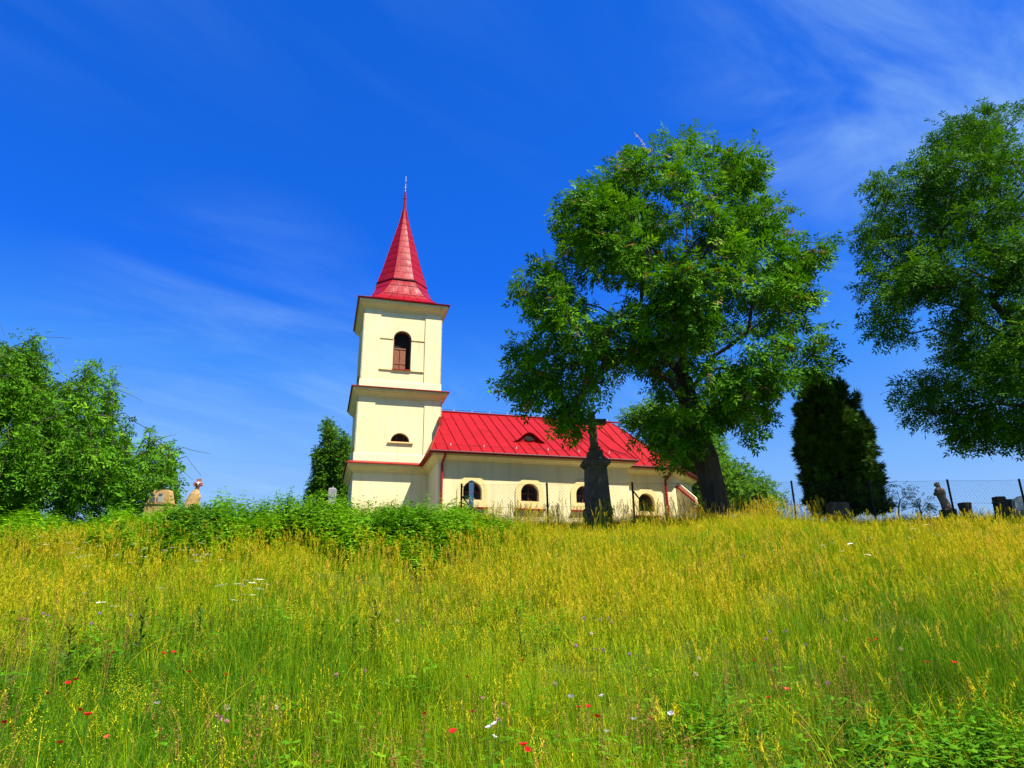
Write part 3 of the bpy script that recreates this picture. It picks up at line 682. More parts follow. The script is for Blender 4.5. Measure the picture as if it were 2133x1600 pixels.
def grow(seeds, tips, seg=.55, wander=.09, bias=.45):
    """seeds: list of polylines (first starts at the root). Returns nodes, parent, is_trunk"""
    nodes = []; par = []; cost = []; trunk = []
    def add(p, pr, tk): nodes.append(np.asarray(p, float)); par.append(pr); trunk.append(tk); cost.append(0 if pr < 0 else cost[pr] + np.linalg.norm(nodes[-1] - nodes[pr])); return len(nodes) - 1
    for si, line in enumerate(seeds):
        line = [np.asarray(q, float) for q in line]
        if si == 0: last = add(line[0], -1, True); rest = line[1:]
        else: last = int(np.argmin([np.linalg.norm(q - line[0]) for q in nodes])); rest = line[1:]
        for q in rest:
            a = nodes[last]; L = np.linalg.norm(q - a); k = max(1, int(L / seg))
            for j in range(1, k + 1): last = add(a + (q - a) * j / k + (rng.normal(0, .03, 3) if j < k else 0), last, si == 0)
    root = nodes[0]; order = np.argsort(np.linalg.norm(tips - np.mean(nodes, 0), axis=1)); ends = []
    start = max(2, int(len(seeds[0]) * .4))
    for ti in order:
        t_ = tips[ti]; N = np.array(nodes); d = np.linalg.norm(N - t_, axis=1) + bias * np.array(cost) * .35 + np.maximum(0, N[:, 2] - t_[2]) * .3
        d[:start] += 99; last = int(np.argmin(d)); a = nodes[last]; L = np.linalg.norm(t_ - a); k = max(1, int(L / seg)); sag = rng.normal(0, wander * L, 3); sag[2] = abs(sag[2]) * .6
        for j in range(1, k + 1):
            f = j / k; last = add(a + (t_ - a) * f + sag * math.sin(math.pi * f) * (j < k), last, False)
        ends.append(last)
    return np.array(nodes), np.array(par), np.array(trunk), np.array(ends)
def wood_mesh_fast(nodes, par, tipr, ex, sel, rootr=None, sides=6):
    n = len(nodes); w = np.zeros(n); kids = np.bincount(par[1:], minlength=n); w[kids == 0] = tipr ** ex
    for i in range(n - 1, 0, -1): w[par[i]] += w[i]
    r = w ** (1 / ex)
    if rootr: r = r * (1 + (rootr / r[0] - 1) * np.clip(r / r[0], 0, 1))
    idx = np.array([i for i in range(1, n) if sel[i]]); a, b = nodes[par[idx]], nodes[idx]; d = b - a; L = np.maximum(np.linalg.norm(d, axis=1, keepdims=True), 1e-5); d = d / L
    x = np.cross(d, np.array([.3, .9, .2])); x /= np.linalg.norm(x, axis=1, keepdims=True); y = np.cross(d, x); ang = np.arange(sides) * 2 * math.pi / sides
    ra = np.minimum(r[par[idx]], r[idx] * 1.25); rb = r[idx]; a = a - d * ra[:, None] * .25
    c = np.cos(ang)[None, :, None] * x[:, None] + np.sin(ang)[None, :, None] * y[:, None]
    V = np.concatenate([a[:, None] + c * ra[:, None, None], b[:, None] + c * rb[:, None, None]], 1)
    j = np.arange(sides); f = np.stack([j, (j + 1) % sides, sides + (j + 1) % sides, sides + j], -1); F_ = (f[None] + (np.arange(len(idx)) * 2 * sides)[:, None, None]).reshape(-1, 4)
    return V.reshape(-1, 3), F_
def make_tree(name, label, seeds, tips, temps, leafmat, per_tip, clump_r, slen, rootr, tipr=.012, ex=2.25, droop=-.25, bark=None, flat=.75, seg=.55, tint_lo=0, tint_hi=.9, brown=0., grp=None, up=.8):
    base = np.array(seeds[0][0]); root = empty(name, tuple(base)); tag(root, label, 'tree', grp)
    nodes, par, trunk, ends = grow(seeds, tips, seg)
    tk = trunk.copy(); bark = bark or M['bark']
    V, F_ = wood_mesh_fast(nodes, par, tipr, ex, tk, rootr, 10); link('trunk', np_mesh('trunk', V - base, F_, smooth=True), bark, root)
    V, F_ = wood_mesh_fast(nodes, par, tipr, ex, ~tk, rootr, 5); link('branches', np_mesh('branches', V - base, F_, smooth=True), bark, root)['kind'] = 'stuff'
    c = np.repeat(tips, per_tip, 0); n = len(c); o = rng.normal(0, 1, (n, 3)); o /= np.linalg.norm(o, axis=1, keepdims=True); o *= (rng.random(n) ** .45)[:, None] * clump_r * np.repeat(rng.uniform(.7, 1.25, len(tips)), per_tip)[:, None]
    o[:, 2] *= flat; cen = np.array(seeds[0][-1]) * .5 + tips.mean(0) * .5
    pos = c + o; out = (pos - cen); out[:, 2] *= .3; out /= np.linalg.norm(out, axis=1, keepdims=True) + 1e-6
    d = o / (np.linalg.norm(o, axis=1, keepdims=True) + .05) * .8 + out * .6 + rng.normal(0, .35, (n, 3)); d[:, 2] += droop
    nr = rng.normal(0, .5, (n, 3)) + np.array([0, 0, up]); tint = np.clip(rng.normal(.5, .17, n) + np.repeat(rng.normal(0, .12, len(tips)), per_tip), tint_lo, tint_hi)
    if brown: tint[rng.random(n) < brown] = 1.0
    V, F_, T = scatter(temps, pos, d, nr, slen * rng.uniform(.7, 1.2, n), tint)
    link('crown', np_mesh('crown', V - base, F_, {'tint': T}), leafmat, root); return root
def ground_at(px, py, Y):
    q = at(px, py, Y); q[2] = terrain(q[0], q[1]); return q

# ------------------------------------------------------------------ trees
T_ash = [spray_pinnate(rng, 4) for _ in range(6)]; T_nar = [spray_pinnate(rng, 4, .38, .11, .35) for _ in range(6)]; T_sim = [spray_simple(rng) for _ in range(6)]
T_pop = [spray_simple(rng, 6, .36, .26) for _ in range(5)]; T_con = [spray_scale(rng) for _ in range(5)]; T_weep = [spray_simple(rng, 7, .36, .13, .7) for _ in range(6)]
Y1 = 23.3
P1 = [(1047, 800), (1062, 730), (1052, 680), (1090, 655), (1075, 590), (1112, 560), (1108, 535), (1140, 498), (1170, 515), (1162, 445), (1190, 405), (1212, 362), (1250, 372), (1282, 340), (1325, 300), (1380, 298), (1425, 283), (1470, 275), (1508, 280), (1515, 308), (1562, 308), (1592, 330), (1585, 372), (1562, 392), (1612, 410), (1634, 432), (1620, 475), (1655, 500), (1700, 475), (1734, 480), (1718, 540), (1690, 588), (1722, 632), (1684, 650), (1692, 680), (1732, 705), (1750, 745), (1712, 772), (1655, 800), (1605, 808), (1600, 845), (1622, 885), (1592, 922), (1560, 942), (1525, 895), (1490, 905), (1460, 900), (1425, 955), (1380, 968), (1340, 955), (1305, 905), (1335, 868), (1378, 862), (1372, 808), (1318, 772), (1285, 800), (1245, 842), (1215, 895), (1180, 900), (1150, 862), (1100, 842)]
b1 = ground_at(1497, 1085, Y1)
def PT(px, py, Y): return at(px, py, Y)
trunk1 = [b1 - (0, 0, .3), PT(1492, 1050, Y1), PT(1478, 990, Y1), PT(1456, 920, Y1), PT(1440, 860, Y1), PT(1424, 790, Y1), PT(1418, 700, Y1), PT(1424, 610, Y1), PT(1428, 520, Y1), PT(1432, 430, Y1), PT(1440, 350, Y1)]
limbs1 = [[PT(1440, 860, Y1), PT(1395, 795, Y1 - .8), PT(1330, 752, Y1 - 1.6), PT(1255, 745, Y1 - 2.2), PT(1170, 770, Y1 - 2.4)],
          [PT(1424, 790, Y1), PT(1385, 730, Y1 + .5), PT(1365, 640, Y1 + .8), PT(1330, 560, Y1 + 1), PT(1280, 470, Y1 + .6)],
          [PT(1424, 790, Y1), PT(1340, 690, Y1 - 1), PT(1250, 640, Y1 - 1.5), PT(1150, 620, Y1 - 1)],
          [PT(1430, 820, Y1), PT(1490, 740, Y1 - 1), PT(1560, 690, Y1 - 1.6), PT(1650, 720, Y1 - 1.5)],
          [PT(1420, 700, Y1), PT(1500, 600, Y1 + .8), PT(1580, 540, Y1 + 1), PT(1690, 500, Y1 + .6)],
          [PT(1424, 610, Y1), PT(1500, 470, Y1 - .6), PT(1550, 370, Y1 - .6)],
          [PT(1424, 610, Y1), PT(1340, 480, Y1 - 1.2), PT(1240, 420, Y1 - 1.2)],
          [PT(1440, 860, Y1), PT(1530, 830, Y1 - 2), PT(1590, 880, Y1 - 2.6)],
          [PT(1456, 920, Y1), PT(1400, 900, Y1 - 1.5), PT(1360, 930, Y1 - 2.2)]]
holes1 = [[(1432, 905), (1470, 872), (1530, 862), (1556, 905), (1548, 975), (1440, 985)], [(1235, 600), (1280, 585), (1275, 640), (1240, 650)], [(1500, 560), (1545, 545), (1540, 590)], [(1560, 740), (1610, 730), (1600, 775)], [(1350, 430), (1390, 415), (1385, 460)], [(1130, 745), (1170, 730), (1165, 770)], [(1330, 905), (1375, 895), (1380, 940), (1340, 940)], [(1275, 770), (1330, 775), (1378, 815), (1370, 855), (1300, 850), (1265, 850)], [(1640, 700), (1690, 690), (1670, 745), (1630, 745)], [(1175, 560), (1215, 545), (1200, 585)]]
tips = crown_points(P1, Y1, 1000, .36, 4.2, .42, holes=holes1, pad=.27)
def lumps(P, s, seed, keep):
    r_ = np.random.default_rng(seed); v = np.zeros(len(P))
    for k_ in range(9): d_ = r_.normal(0, 1, 3); d_ /= np.linalg.norm(d_); v += np.sin(s * r_.uniform(.7, 1.6) * (P @ d_) + r_.uniform(0, 6.283))
    return P[v > np.quantile(v, 1 - keep)]
tips = lumps(tips, 2.0, 4, .57)
make_tree('ash_tree', 'tall broad ash tree leaning over the fence beside the stone cross', [trunk1] + limbs1, tips, T_ash, M['leaf_ash'], 22, .38, .54, .42, brown=.035)
# right tree, mostly its left half is in the picture
Y2 = 23.0
P2 = [(1782, 465), (1800, 425), (1850, 342), (1925, 342), (1952, 275), (2010, 245), (2040, 212), (2110, 222), (2180, 205), (2290, 195), (2400, 290), (2460, 460), (2470, 660), (2420, 830), (2300, 935), (2133, 930), (2080, 925), (2000, 932), (1962, 885), (1940, 922), (1900, 900), (1908, 880), (1870, 852), (1880, 800), (1932, 758), (1972, 705), (1945, 660), (1905, 700), (1872, 735), (1812, 692), (1785, 640), (1800, 560), (1788, 520)]
b2 = ground_at(2265, 1080, Y2)
trunk2 = [b2 - (0, 0, .3), PT(2262, 1000, Y2), PT(2255, 900, Y2), PT(2245, 800, Y2), PT(2238, 700, Y2), PT(2230, 560, Y2), PT(2225, 420, Y2), PT(2215, 300, Y2)]
limbs2 = [[PT(2250, 860, Y2), PT(2200, 760, Y2 - 1), PT(2130, 690, Y2 - 1.5), PT(2030, 600, Y2 - 1.4), PT(1960, 545, Y2 - 1)], [PT(2245, 800, Y2), PT(2170, 640, Y2 + .5), PT(2090, 520, Y2 + .5), PT(1960, 420, Y2)],
          [PT(2255, 900, Y2), PT(2200, 800, Y2 - 1.6), PT(2120, 720, Y2 - 2.2), PT(2000, 640, Y2 - 2), PT(1900, 620, Y2 - 1.6)], [PT(2255, 900, Y2), PT(2180, 850, Y2 - 1.5), PT(2080, 840, Y2 - 2), PT(1980, 860, Y2 - 2)],
          [PT(2230, 560, Y2), PT(2150, 400, Y2), PT(2080, 290, Y2)], [PT(2238, 700, Y2), PT(2330, 600, Y2), PT(2420, 560, Y2)], [PT(2235, 640, Y2), PT(2310, 450, Y2), PT(2350, 330, Y2)], [PT(2250, 860, Y2), PT(2330, 800, Y2), PT(2400, 780, Y2)]]
holes2 = [[(1915, 600), (1990, 625), (1975, 690), (1925, 660), (1890, 700), (1880, 640)], [(2020, 660), (2070, 640), (2060, 680)], [(2060, 560), (2100, 550), (2085, 590)], [(1965, 770), (2010, 755), (2000, 800)]]
tips = crown_points(P2, Y2, 1100, .38, 4.6, .45, ppm=58, holes=holes2, pad=.3)
tips = lumps(tips, 1.9, 8, .70)
tips = tips[(tips[:, 0] / tips[:, 1] < .87) | (rng.random(len(tips)) < .4)]
make_tree('ash_tree', 'large dark tree cut off by the right edge of the view', [trunk2] + limbs2, tips, T_nar, M['leaf_right'], 32, .42, .48, .5, droop=-.15)
# background deciduous trees
def blob_tree(name, label, poly, Y, base, n, gap, hd, temps, mat, per, cr, sl, rr, ppm, top=None, seg=.8):
    b = ground_at(base[0], base[1], Y); cx = np.mean([q[0] for q in poly]); ys = [q[1] for q in poly]
    tr = [b - (0, 0, .3)] + [PT(base[0] + (cx - base[0]) * f, base[1] - 10 + (min(ys) + 15 - base[1]) * f, Y) for f in (.2, .45, .7, .95)]
    tp = crown_points(poly, Y, n, gap, hd, .5, ppm=ppm, pad=min(.42, cr * .6)); return make_tree(name, label, [tr], tp, temps, mat, per, cr, sl, rr, seg=seg)
blob_tree('poplar_tree', 'taller slender poplar behind the church tower', [(682, 872), (692, 878), (702, 905), (700, 950), (708, 990), (704, 1030), (712, 1062), (640, 1064), (640, 1020), (655, 985), (653, 935), (668, 930), (672, 895)], 47, (682, 1075), 300, .3, 1.5, T_pop, M['leaf_poplar'], 22, .34, .30, .25, 29)
blob_tree('poplar_tree', 'shorter slender poplar touching the tower of the church', [(714, 905), (722, 910), (728, 935), (727, 965), (735, 1000), (738, 1060), (700, 1062), (702, 1020), (698, 980), (704, 940)], 46, (718, 1075), 170, .3, 1.2, T_pop, M['leaf_poplar'], 22, .32, .30, .2, 29)
blob_tree('maple_tree', 'bright green tree rising behind the chancel roof', [(1290, 875), (1325, 858), (1345, 845), (1372, 838), (1420, 842), (1470, 860), (1500, 900), (1505, 960), (1495, 1060), (1445, 1062), (1440, 1000), (1420, 960), (1380, 920), (1335, 885)], 45, (1450, 1075), 170, .7, 3.2, T_sim, M['leaf_back'], 46, .85, .5, .3, 30)
blob_tree('maple_tree', 'low bushy green tree right of the ash trunk', [(1490, 975), (1530, 960), (1545, 968), (1560, 995), (1592, 1002), (1622, 1035), (1618, 1064), (1480, 1066)], 33, (1540, 1080), 100, .5, 2, T_sim, M['leaf_back'], 44, .6, .38, .2, 42)
# conifer
PC = [(1676, 790), (1700, 775), (1712, 798), (1738, 796), (1752, 806), (1780, 830), (1786, 858), (1812, 890), (1818, 925), (1830, 948), (1824, 966), (1838, 988), (1832, 1020), (1852, 1066), (1690, 1072), (1676, 1040), (1674, 1005), (1668, 965), (1660, 920), (1666, 890), (1662, 850), (1670, 820)]
YC = 26.5
bC = ground_at(1752, 1090, YC)
trC = [bC - (0, 0, .3)] + [PT(x, y, YC) for x, y in ((1752, 1040), (1745, 980), (1735, 920), (1715, 850), (1698, 790))]
tipsC = crown_points(PC, YC, 640, .22, 1.7, .3, ppm=52, pad=.2)
tipsC = np.concatenate([lumps(tipsC, 3.2, 3, .86), [PT(x, y, YC + rng.uniform(-.2, .2)) for x, y in ((1698, 784), (1692, 796), (1702, 800), (1688, 812), (1710, 812), (1732, 804), (1745, 812), (1722, 822), (1772, 838), (1800, 890), (1668, 855), (1666, 905))]])
make_tree('conifer_tree', 'dense dark green conifer standing behind the fence', [trC], tipsC, T_con, M['leaf_conifer'], 26, .21, .32, .22, droop=.45, flat=1, seg=.6, up=.2)

# weeping tree on the left: arching limbs with hanging strands
YW = 24.5
PW = [(-260, 760), (-150, 705), (0, 700), (35, 692), (72, 685), (98, 715), (94, 755), (125, 790), (160, 768), (185, 748), (228, 745), (240, 790), (255, 810), (292, 838), (302, 872), (335, 892), (352, 922), (372, 928), (386, 942), (372, 985), (366, 1025), (352, 1050), (-260, 1060)]
holesW = [[(72, 1015), (98, 985), (135, 990), (140, 1062), (76, 1064)], [(165, 1022), (195, 1002), (228, 1010), (240, 1062), (160, 1064)]]
bW = ground_at(70, 1075, YW)
wroot = empty('weeping_tree', tuple(bW)); tag(wroot, 'large weeping tree with hanging leafy branches at the left edge', 'tree')
trW = [bW - (0, 0, .3), PT(72, 1000, YW), PT(66, 920, YW), PT(50, 840, YW), PT(20, 760, YW), PT(0, 730, YW)]
limW = [[PT(66, 920, YW), PT(120, 840, YW - .5), PT(180, 800, YW - 1), PT(220, 780, YW - 1.2)], [PT(70, 960, YW), PT(160, 880, YW - 1), PT(260, 860, YW - 1.4), PT(345, 930, YW - 1.4)], [PT(50, 840, YW), PT(-60, 770, YW), PT(-160, 760, YW)], [PT(50, 840, YW), PT(60, 760, YW - 1), PT(70, 710, YW - 1)], [PT(66, 920, YW), PT(20, 880, YW - 2), PT(-40, 900, YW - 2.6)]]
tw = crown_points(PW, YW, 760, .34, 3.4, .45, ppm=54, holes=holesW, pad=.08)
tw = lumps(tw, 1.9, 12, .8)
nodes, par, trk, ends = grow([trW] + limW, tw, .5)
V, F_ = wood_mesh_fast(nodes, par, .010, 2.3, trk, .34, 8); link('trunk', np_mesh('trunk', V - bW, F_, smooth=True), M['bark'], wroot)
V, F_ = wood_mesh_fast(nodes, par, .010, 2.3, ~trk, .34, 5); link('branches', np_mesh('branches', V - bW, F_, smooth=True), M['bark'], wroot)['kind'] = 'stuff'
pos = []; dr = []; tnt = []; strands = MB()
for q in tw:
    base_t = rng.normal(.5, .14)
    for s_ in range(3):
        L = rng.uniform(.8, 2.3); p0 = q + rng.normal(0, .12, 3); lean = rng.normal(0, .12, 2); zg = terrain(p0[0], p0[1]) + .25; pts = []
        for j in range(int(L / .13)):
            f = j * .13; p = p0 + np.array([lean[0] * f, lean[1] * f, -f]); 
            if p[2] < zg: break
            pts.append(p + rng.normal(0, .02, 3))
        for p in pts:
            a = rng.uniform(0, 2 * math.pi); pos.append(p); dr.append((math.cos(a) * .9, math.sin(a) * .9, rng.uniform(-1.3, -.15))); tnt.append(base_t + rng.normal(0, .14))
        if len(pts) > 4 and rng.random() < .3: strands.tube([pts[0], pts[len(pts) // 2], pts[-1] - np.array([0, 0, rng.uniform(0, .3)])], .009, 3, False)
    for _ in range(4):
        a = rng.uniform(0, 2 * math.pi); pos.append(q + rng.normal(0, .16, 3)); dr.append((math.cos(a), math.sin(a), rng.uniform(-.6, .5))); tnt.append(base_t + rng.normal(0, .14))
pos = np.array(pos); dr = np.array(dr); n = len(pos)
V, F_, T = scatter(T_weep, pos, dr, rng.normal(0, .5, (n, 3)) + (0, 0, .7), rng.uniform(.34, .52, n), np.clip(np.array(tnt), 0, 1))
link('crown', np_mesh('crown', V - bW, F_, {'tint': T}), M['leaf_weep'], wroot)
for i in range(len(strands.v)): strands.v[i] = tuple(np.array(strands.v[i]) - bW)
strands.build('hanging_twigs', M['bark'], wroot)['kind'] = 'stuff'
# bare twigs that stick out of the crown
for pl in ([(65, 706), (95, 702), (125, 703), (152, 706)], [(112, 735), (116, 752), (124, 766), (130, 778)], [(240, 800), (256, 806), (270, 811)], [(245, 812), (270, 822), (296, 835)], [(338, 912), (352, 908), (366, 905)], [(382, 932), (400, 938), (438, 945)], [(388, 950), (400, 968), (420, 992)], [(372, 975), (385, 985), (402, 1000)], [(0, 672), (6, 690), (10, 700)], [(236, 790), (246, 776)]):
    q = MB(); pl = [(pl[0][0] - 42, pl[0][1] + 18)] + pl; pts = [PT(x, y, YW - 1.2) - bW for x, y in pl]; q.tube(pts, [.014 - .009 * i / (len(pts) - 1) for i in range(len(pts))], 4); q.build('bare_twig', M['bark'], wroot)

# ------------------------------------------------------------------ fence
FY = 22.6
fz = 5.62
posts_px = [961, 1140, 1317, 1483, 1648, 1811, 1973, 2122]
tops = [PT(x, 1010 - (x - 961) * .0086, FY + i * .04) for i, x in enumerate(posts_px)]
ext = tops[-1] - tops[-2]; tops += [tops[-1] + ext, tops[-1] + 2 * ext]
fence = empty('chain_link_fence', (tops[0][0], tops[0][1], float(terrain(tops[0][0], tops[0][1])))); tag(fence, 'chain link fence on dark iron posts along the top of the meadow', 'fence')
FB = np.array(fence.location)
class FBd(MB):
    def build(s, name, mat, par=fence, smooth=False):
        s.v = [tuple(np.array(q) - FB) for q in s.v]; return MB.build(s, name, mat, par, smooth)
for i, p in enumerate(tops):
    q = FBd(); g = float(terrain(p[0], p[1])); lx = rng.normal(0, .015); q.tube([(p[0], p[1], g - .3), (p[0] + lx, p[1], p[2] + .04)], .034, 8); q.build('post', M['iron'])
def brace(p, dx_, h):
    q = FBd(); g = float(terrain(p[0] + dx_, p[1])); q.tube([(p[0], p[1] - .02, p[2] - h), (p[0] + dx_, p[1] - .05, g - .1)], .026, 6); q.build('brace', M['iron'])
brace(tops[0], 1.0, .35); brace(tops[2], .95, .25)
q = FBd(); q.bar(tops[0] + (.0, 0, -.07), tops[0] + (.17, 0, -.07), .03, .03); q.build('bracket', M['iron'])
q = FBd()
for i in range(len(tops) - 1):
    a, b = tops[i], tops[i + 1]
    ga, gb = terrain(a[0], a[1]), terrain(b[0], b[1])
    for zt in (0.0, -.75): q.tube([a + (0, 0, zt), (a + b) / 2 + (0, 0, zt - .015), b + (0, 0, zt)], .0035, 3, False)
q.build('tension_wire', M['iron'])
V = []; F_ = []
pitch = .11
for i in range(len(tops) - 1):
    a, b = tops[i], tops[i + 1]; L = np.linalg.norm((b - a)[:2]); ux = (b - a) / L; H = 1.32
    for sgn in (1, -1):
        for s0 in np.arange(-H, L, pitch):
            s_a, s_b = max(0, s0), min(L, s0 + H)
            if s_b - s_a < .03: continue
            za, zb_ = (s_a - s0, s_b - s0)
            if sgn < 0: za, zb_ = H - za, H - zb_
            A = a + ux * s_a + np.array([0, .004 * sgn, -H + za]); B = a + ux * s_b + np.array([0, .004 * sgn, -H + zb_])
            d = (B - A) / np.linalg.norm(B - A); n1 = np.cross(d, [0, 1, 0]); k = len(V); r_ = .0022
            for P in (A, B):
                for an in (0, 2.09, 4.19): V.append(P + (n1 * math.cos(an) + np.array([0, 1, 0]) * math.sin(an)) * r_)
            F_ += [(k + j, k + (j + 1) % 3, k + 3 + (j + 1) % 3, k + 3 + j) for j in range(3)]
me = np_mesh('wire_mesh', np.array(V) - FB, F_); wm = link('wire_mesh', me, M['iron'], fence); wm['kind'] = 'stuff'

# ------------------------------------------------------------------ stones and monuments
def gz(x, y): return float(terrain(x, y))
def ring4(cx, cy, hx, hy, z, n=4):
    return [(cx - hx, cy - hy, z), (cx + hx, cy - hy, z), (cx + hx, cy + hy, z), (cx - hx, cy + hy, z)]
# stone wayside cross
cpos = PT(1245, 1070, 23.4); g = gz(cpos[0], cpos[1]); xr = empty('stone_cross', (cpos[0], cpos[1], g), R(8)); tag(xr, 'weathered dark stone cross on a tall moulded pedestal under the ash tree', 'monument')
zt = lambda py: PT(1245, py, 23.4)[2] - g
pxm = 1 / 56.5
q = MB(); q.rings([ring4(0, 0, .42, .40, -.3), ring4(0, 0, .42, .40, zt(1062)), ring4(0, 0, .39, .36, zt(1058))]); q.build('plinth', M['stone_dark'], xr)
q = MB(); q.rings([ring4(.02, 0, .375, .35, zt(1060)), ring4(.01, 0, .36, .34, zt(1030)), ring4(0, 0, .33, .31, zt(980)), ring4(0, 0, .325, .30, zt(974))]); q.build('pedestal', M['stone_dark'], xr)
q = MB(); q.rings([ring4(0, 0, .34, .31, zt(975)), ring4(0, 0, .40, .36, zt(972)), ring4(0, 0, .45, .40, zt(968)), ring4(0, 0, .44, .39, zt(963)), ring4(0, 0, .33, .30, zt(957)), ring4(0, 0, .26, .24, zt(951)), ring4(0, 0, .22, .21, zt(948))]); q.build('cap', M['stone_dark'], xr)
q = MB(); q.rings([ring4(0, 0, .25, .23, zt(949)), ring4(0, 0, .24, .2, zt(942)), ring4(0, 0, .15, .15, zt(937)), ring4(0, 0, .19, .18, zt(934)), ring4(0, 0, .15, .14, zt(931))]); q.build('cross_foot', M['stone_dark'], xr)
for sx in (-1, 1):
    q = MB(); q.tube([(sx * .36, -.02, zt(972)), (sx * .43, -.02, zt(966)), (sx * .34, -.02, zt(960)), (sx * .25, -.02, zt(955))], [.05, .085, .07, .04], 8); q.build('scroll', M['stone_dark'], xr, True)
q = MB(); q.rings([ring4(0, 0, .125, .11, zt(932)), ring4(-.02, 0, .115, .10, zt(900)), ring4(-.05, 0, .11, .10, zt(878)), ring4(-.06, 0, .115, .10, zt(858))]); q.build('shaft', M['stone_dark'], xr)
q = MB(); za = zt(879); xs = [-.60, -.57, -.5, .30, .42, .455]; hh = [.06, .10, .095, .095, .11, .07]
q.rings([[(x - .0, -.105, za - h), (x, .105, za - h), (x, .105, za + h), (x, -.105, za + h)] for x, h in zip(xs, hh)]); q.build('arms', M['stone_dark'], xr)
# left: ochre tombstone
def stone(name, label, px, py, Y, group=None, cat='gravestone'):
    p = PT(px, py, Y); g = gz(p[0], p[1]); r = empty(name, (p[0], p[1], g), 0); tag(r, label, cat, group); return r, lambda py_: PT(px, py_, Y)[2] - g
r, z = stone('gravestone', 'ochre sandstone gravestone with arched niche beside the weeping tree', 337, 1040, 22.6)
q = MB(); q.rings([ring4(0, 0, .42, .25, -.2), ring4(0, 0, .40, .24, z(1052))]); q.build('base', M['stone_ochre'], r)
q = MB(); q.rings([ring4(0, 0, .44, .27, z(1052)), ring4(0, 0, .44, .27, z(1049.5))]); q.build('ledge', M['stone_ochre'], r)
q = MB(); q.rings([ring4(0, 0, .36, .2, z(1049.5)), ring4(0, 0, .33, .19, z(1042)), ring4(.02, 0, .26, .16, z(1026)), ring4(.02, 0, .23, .15, z(1022))]); q.build('stele', M['stone_ochre'], r)
q = MB(); q.box(-.02, -.235, z(1048), .13, -.14, z(1032)); q.build('plaque', M['stone_grey'], r)
q = MB(); q.box(.0, -.24, z(1035), .12, -.15, z(1030.5)); q.build('recess', M['stone_blue'], r)
q = MB(); n = [(-.2 + .09 * math.cos(a), z(1044) + .13 * math.sin(a)) for a in [math.pi * i / 8 for i in range(9)]] + [(-.29, z(1049)), (-.11, z(1049))]
q.add([(x, -.215, zz_) for x, zz_ in n], [tuple(range(len(n)))]); q.add([(x, -.19, zz_) for x, zz_ in n], [tuple(range(len(n)))]); q.build('niche', M['stone_blue'], r)
# crucifix on a rock cairn
r, z = stone('crucifix_monument', 'ochre rock cairn carrying a small red brown cross with white figure', 401, 1040, 22.4, cat='monument')
q = MB(); rs = []
for py_, hx, ox in ((1125, .58, -.05), (1085, .50, -.05), (1068, .42, -.04), (1060, .33, -.02), (1052, .26, 0), (1044, .23, .02), (1036, .21, .04), (1029, .17, .06), (1024, .10, .09), (1020, .07, .1)):
    rs.append([(ox + hx * math.cos(a) * rng.uniform(.86, 1.14), .75 * hx * math.sin(a) * rng.uniform(.86, 1.14), z(py_) + rng.uniform(-.02, .02)) for a in [2 * math.pi * i / 10 for i in range(10)]])
q.rings(rs); q.build('cairn', M['stone_ochre'], r)
q = MB(); q.rings([ring4(.10, 0, .045, .04, z(1022)), ring4(.12, 0, .05, .045, z(1010)), ring4(.135, 0, .06, .045, z(998))]); q.build('cross_shaft', M['red_stone'], r)
q = MB(); q.rings([[(x, -.05, z(1009) - h), (x, .05, z(1009) - h), (x, .05, z(1009) + h), (x, -.05, z(1009) + h)] for x, h in ((-.02, .045), (0, .065), (.22, .065), (.25, .045))]); q.build('cross_arms', M['red_stone'], r)
q = MB(); q.tube([(.15, -.07, z(1013)), (.15, -.075, z(1010)), (.155, -.075, z(1007)), (.155, -.07, z(1005))], [.015, .028, .035, .022], 7); q.tube([(.07, -.07, z(1006)), (.15, -.075, z(1007.5)), (.23, -.07, z(1006))], [.012, .016, .012], 5); q.build('figure', M['stone_white'], r, True)
# grey stones left of the church
r, z = stone('gravestone', 'grey stone grave marker in front of the poplars', 692, 1040, 24.5)
q = MB(); q.rings([ring4(0, 0, .13, .11, -.2), ring4(0, 0, .13, .11, z(1044)), ring4(0, 0, .11, .09, z(1043)), ring4(0, 0, .11, .09, z(1037))]); q.build('foot', M['stone_grey'], r)
q = MB(); q.rings([ring4(-.01, 0, .125, .1, z(1037)), ring4(-.01, 0, .125, .1, z(1020)), ring4(-.01, 0, .09, .08, z(1017))]); q.build('block', M['stone_grey'], r)
q = MB(); q.rings([ring4(0, 0, .02, .02, z(1018)), ring4(0, 0, .008, .008, z(1013))]); q.build('finial', M['stone_grey'], r)
r, z = stone('gravestone', 'small rounded dark granite stone left of the poplars', 651, 1050, 23.5)
q = MB(); o = [(-.12, z(1075)), (.12, z(1075)), (.12, z(1048)), (.09, z(1042)), (.02, z(1039)), (-.06, z(1041)), (-.11, z(1048))]; q.add([(x, -.06, zz_) for x, zz_ in o] + [(x, .06, zz_) for x, zz_ in o], [tuple(range(7)), tuple(range(13, 6, -1))] + [(i, 7 + i, 7 + (i + 1) % 7, (i + 1) % 7) for i in range(7)]); q.build('slab', M['stone_blue'], r)
q = MB(); q.box(-.17, -.1, -.1, .17, .1, z(1072)); q.build('base', M['stone_grey'], r)
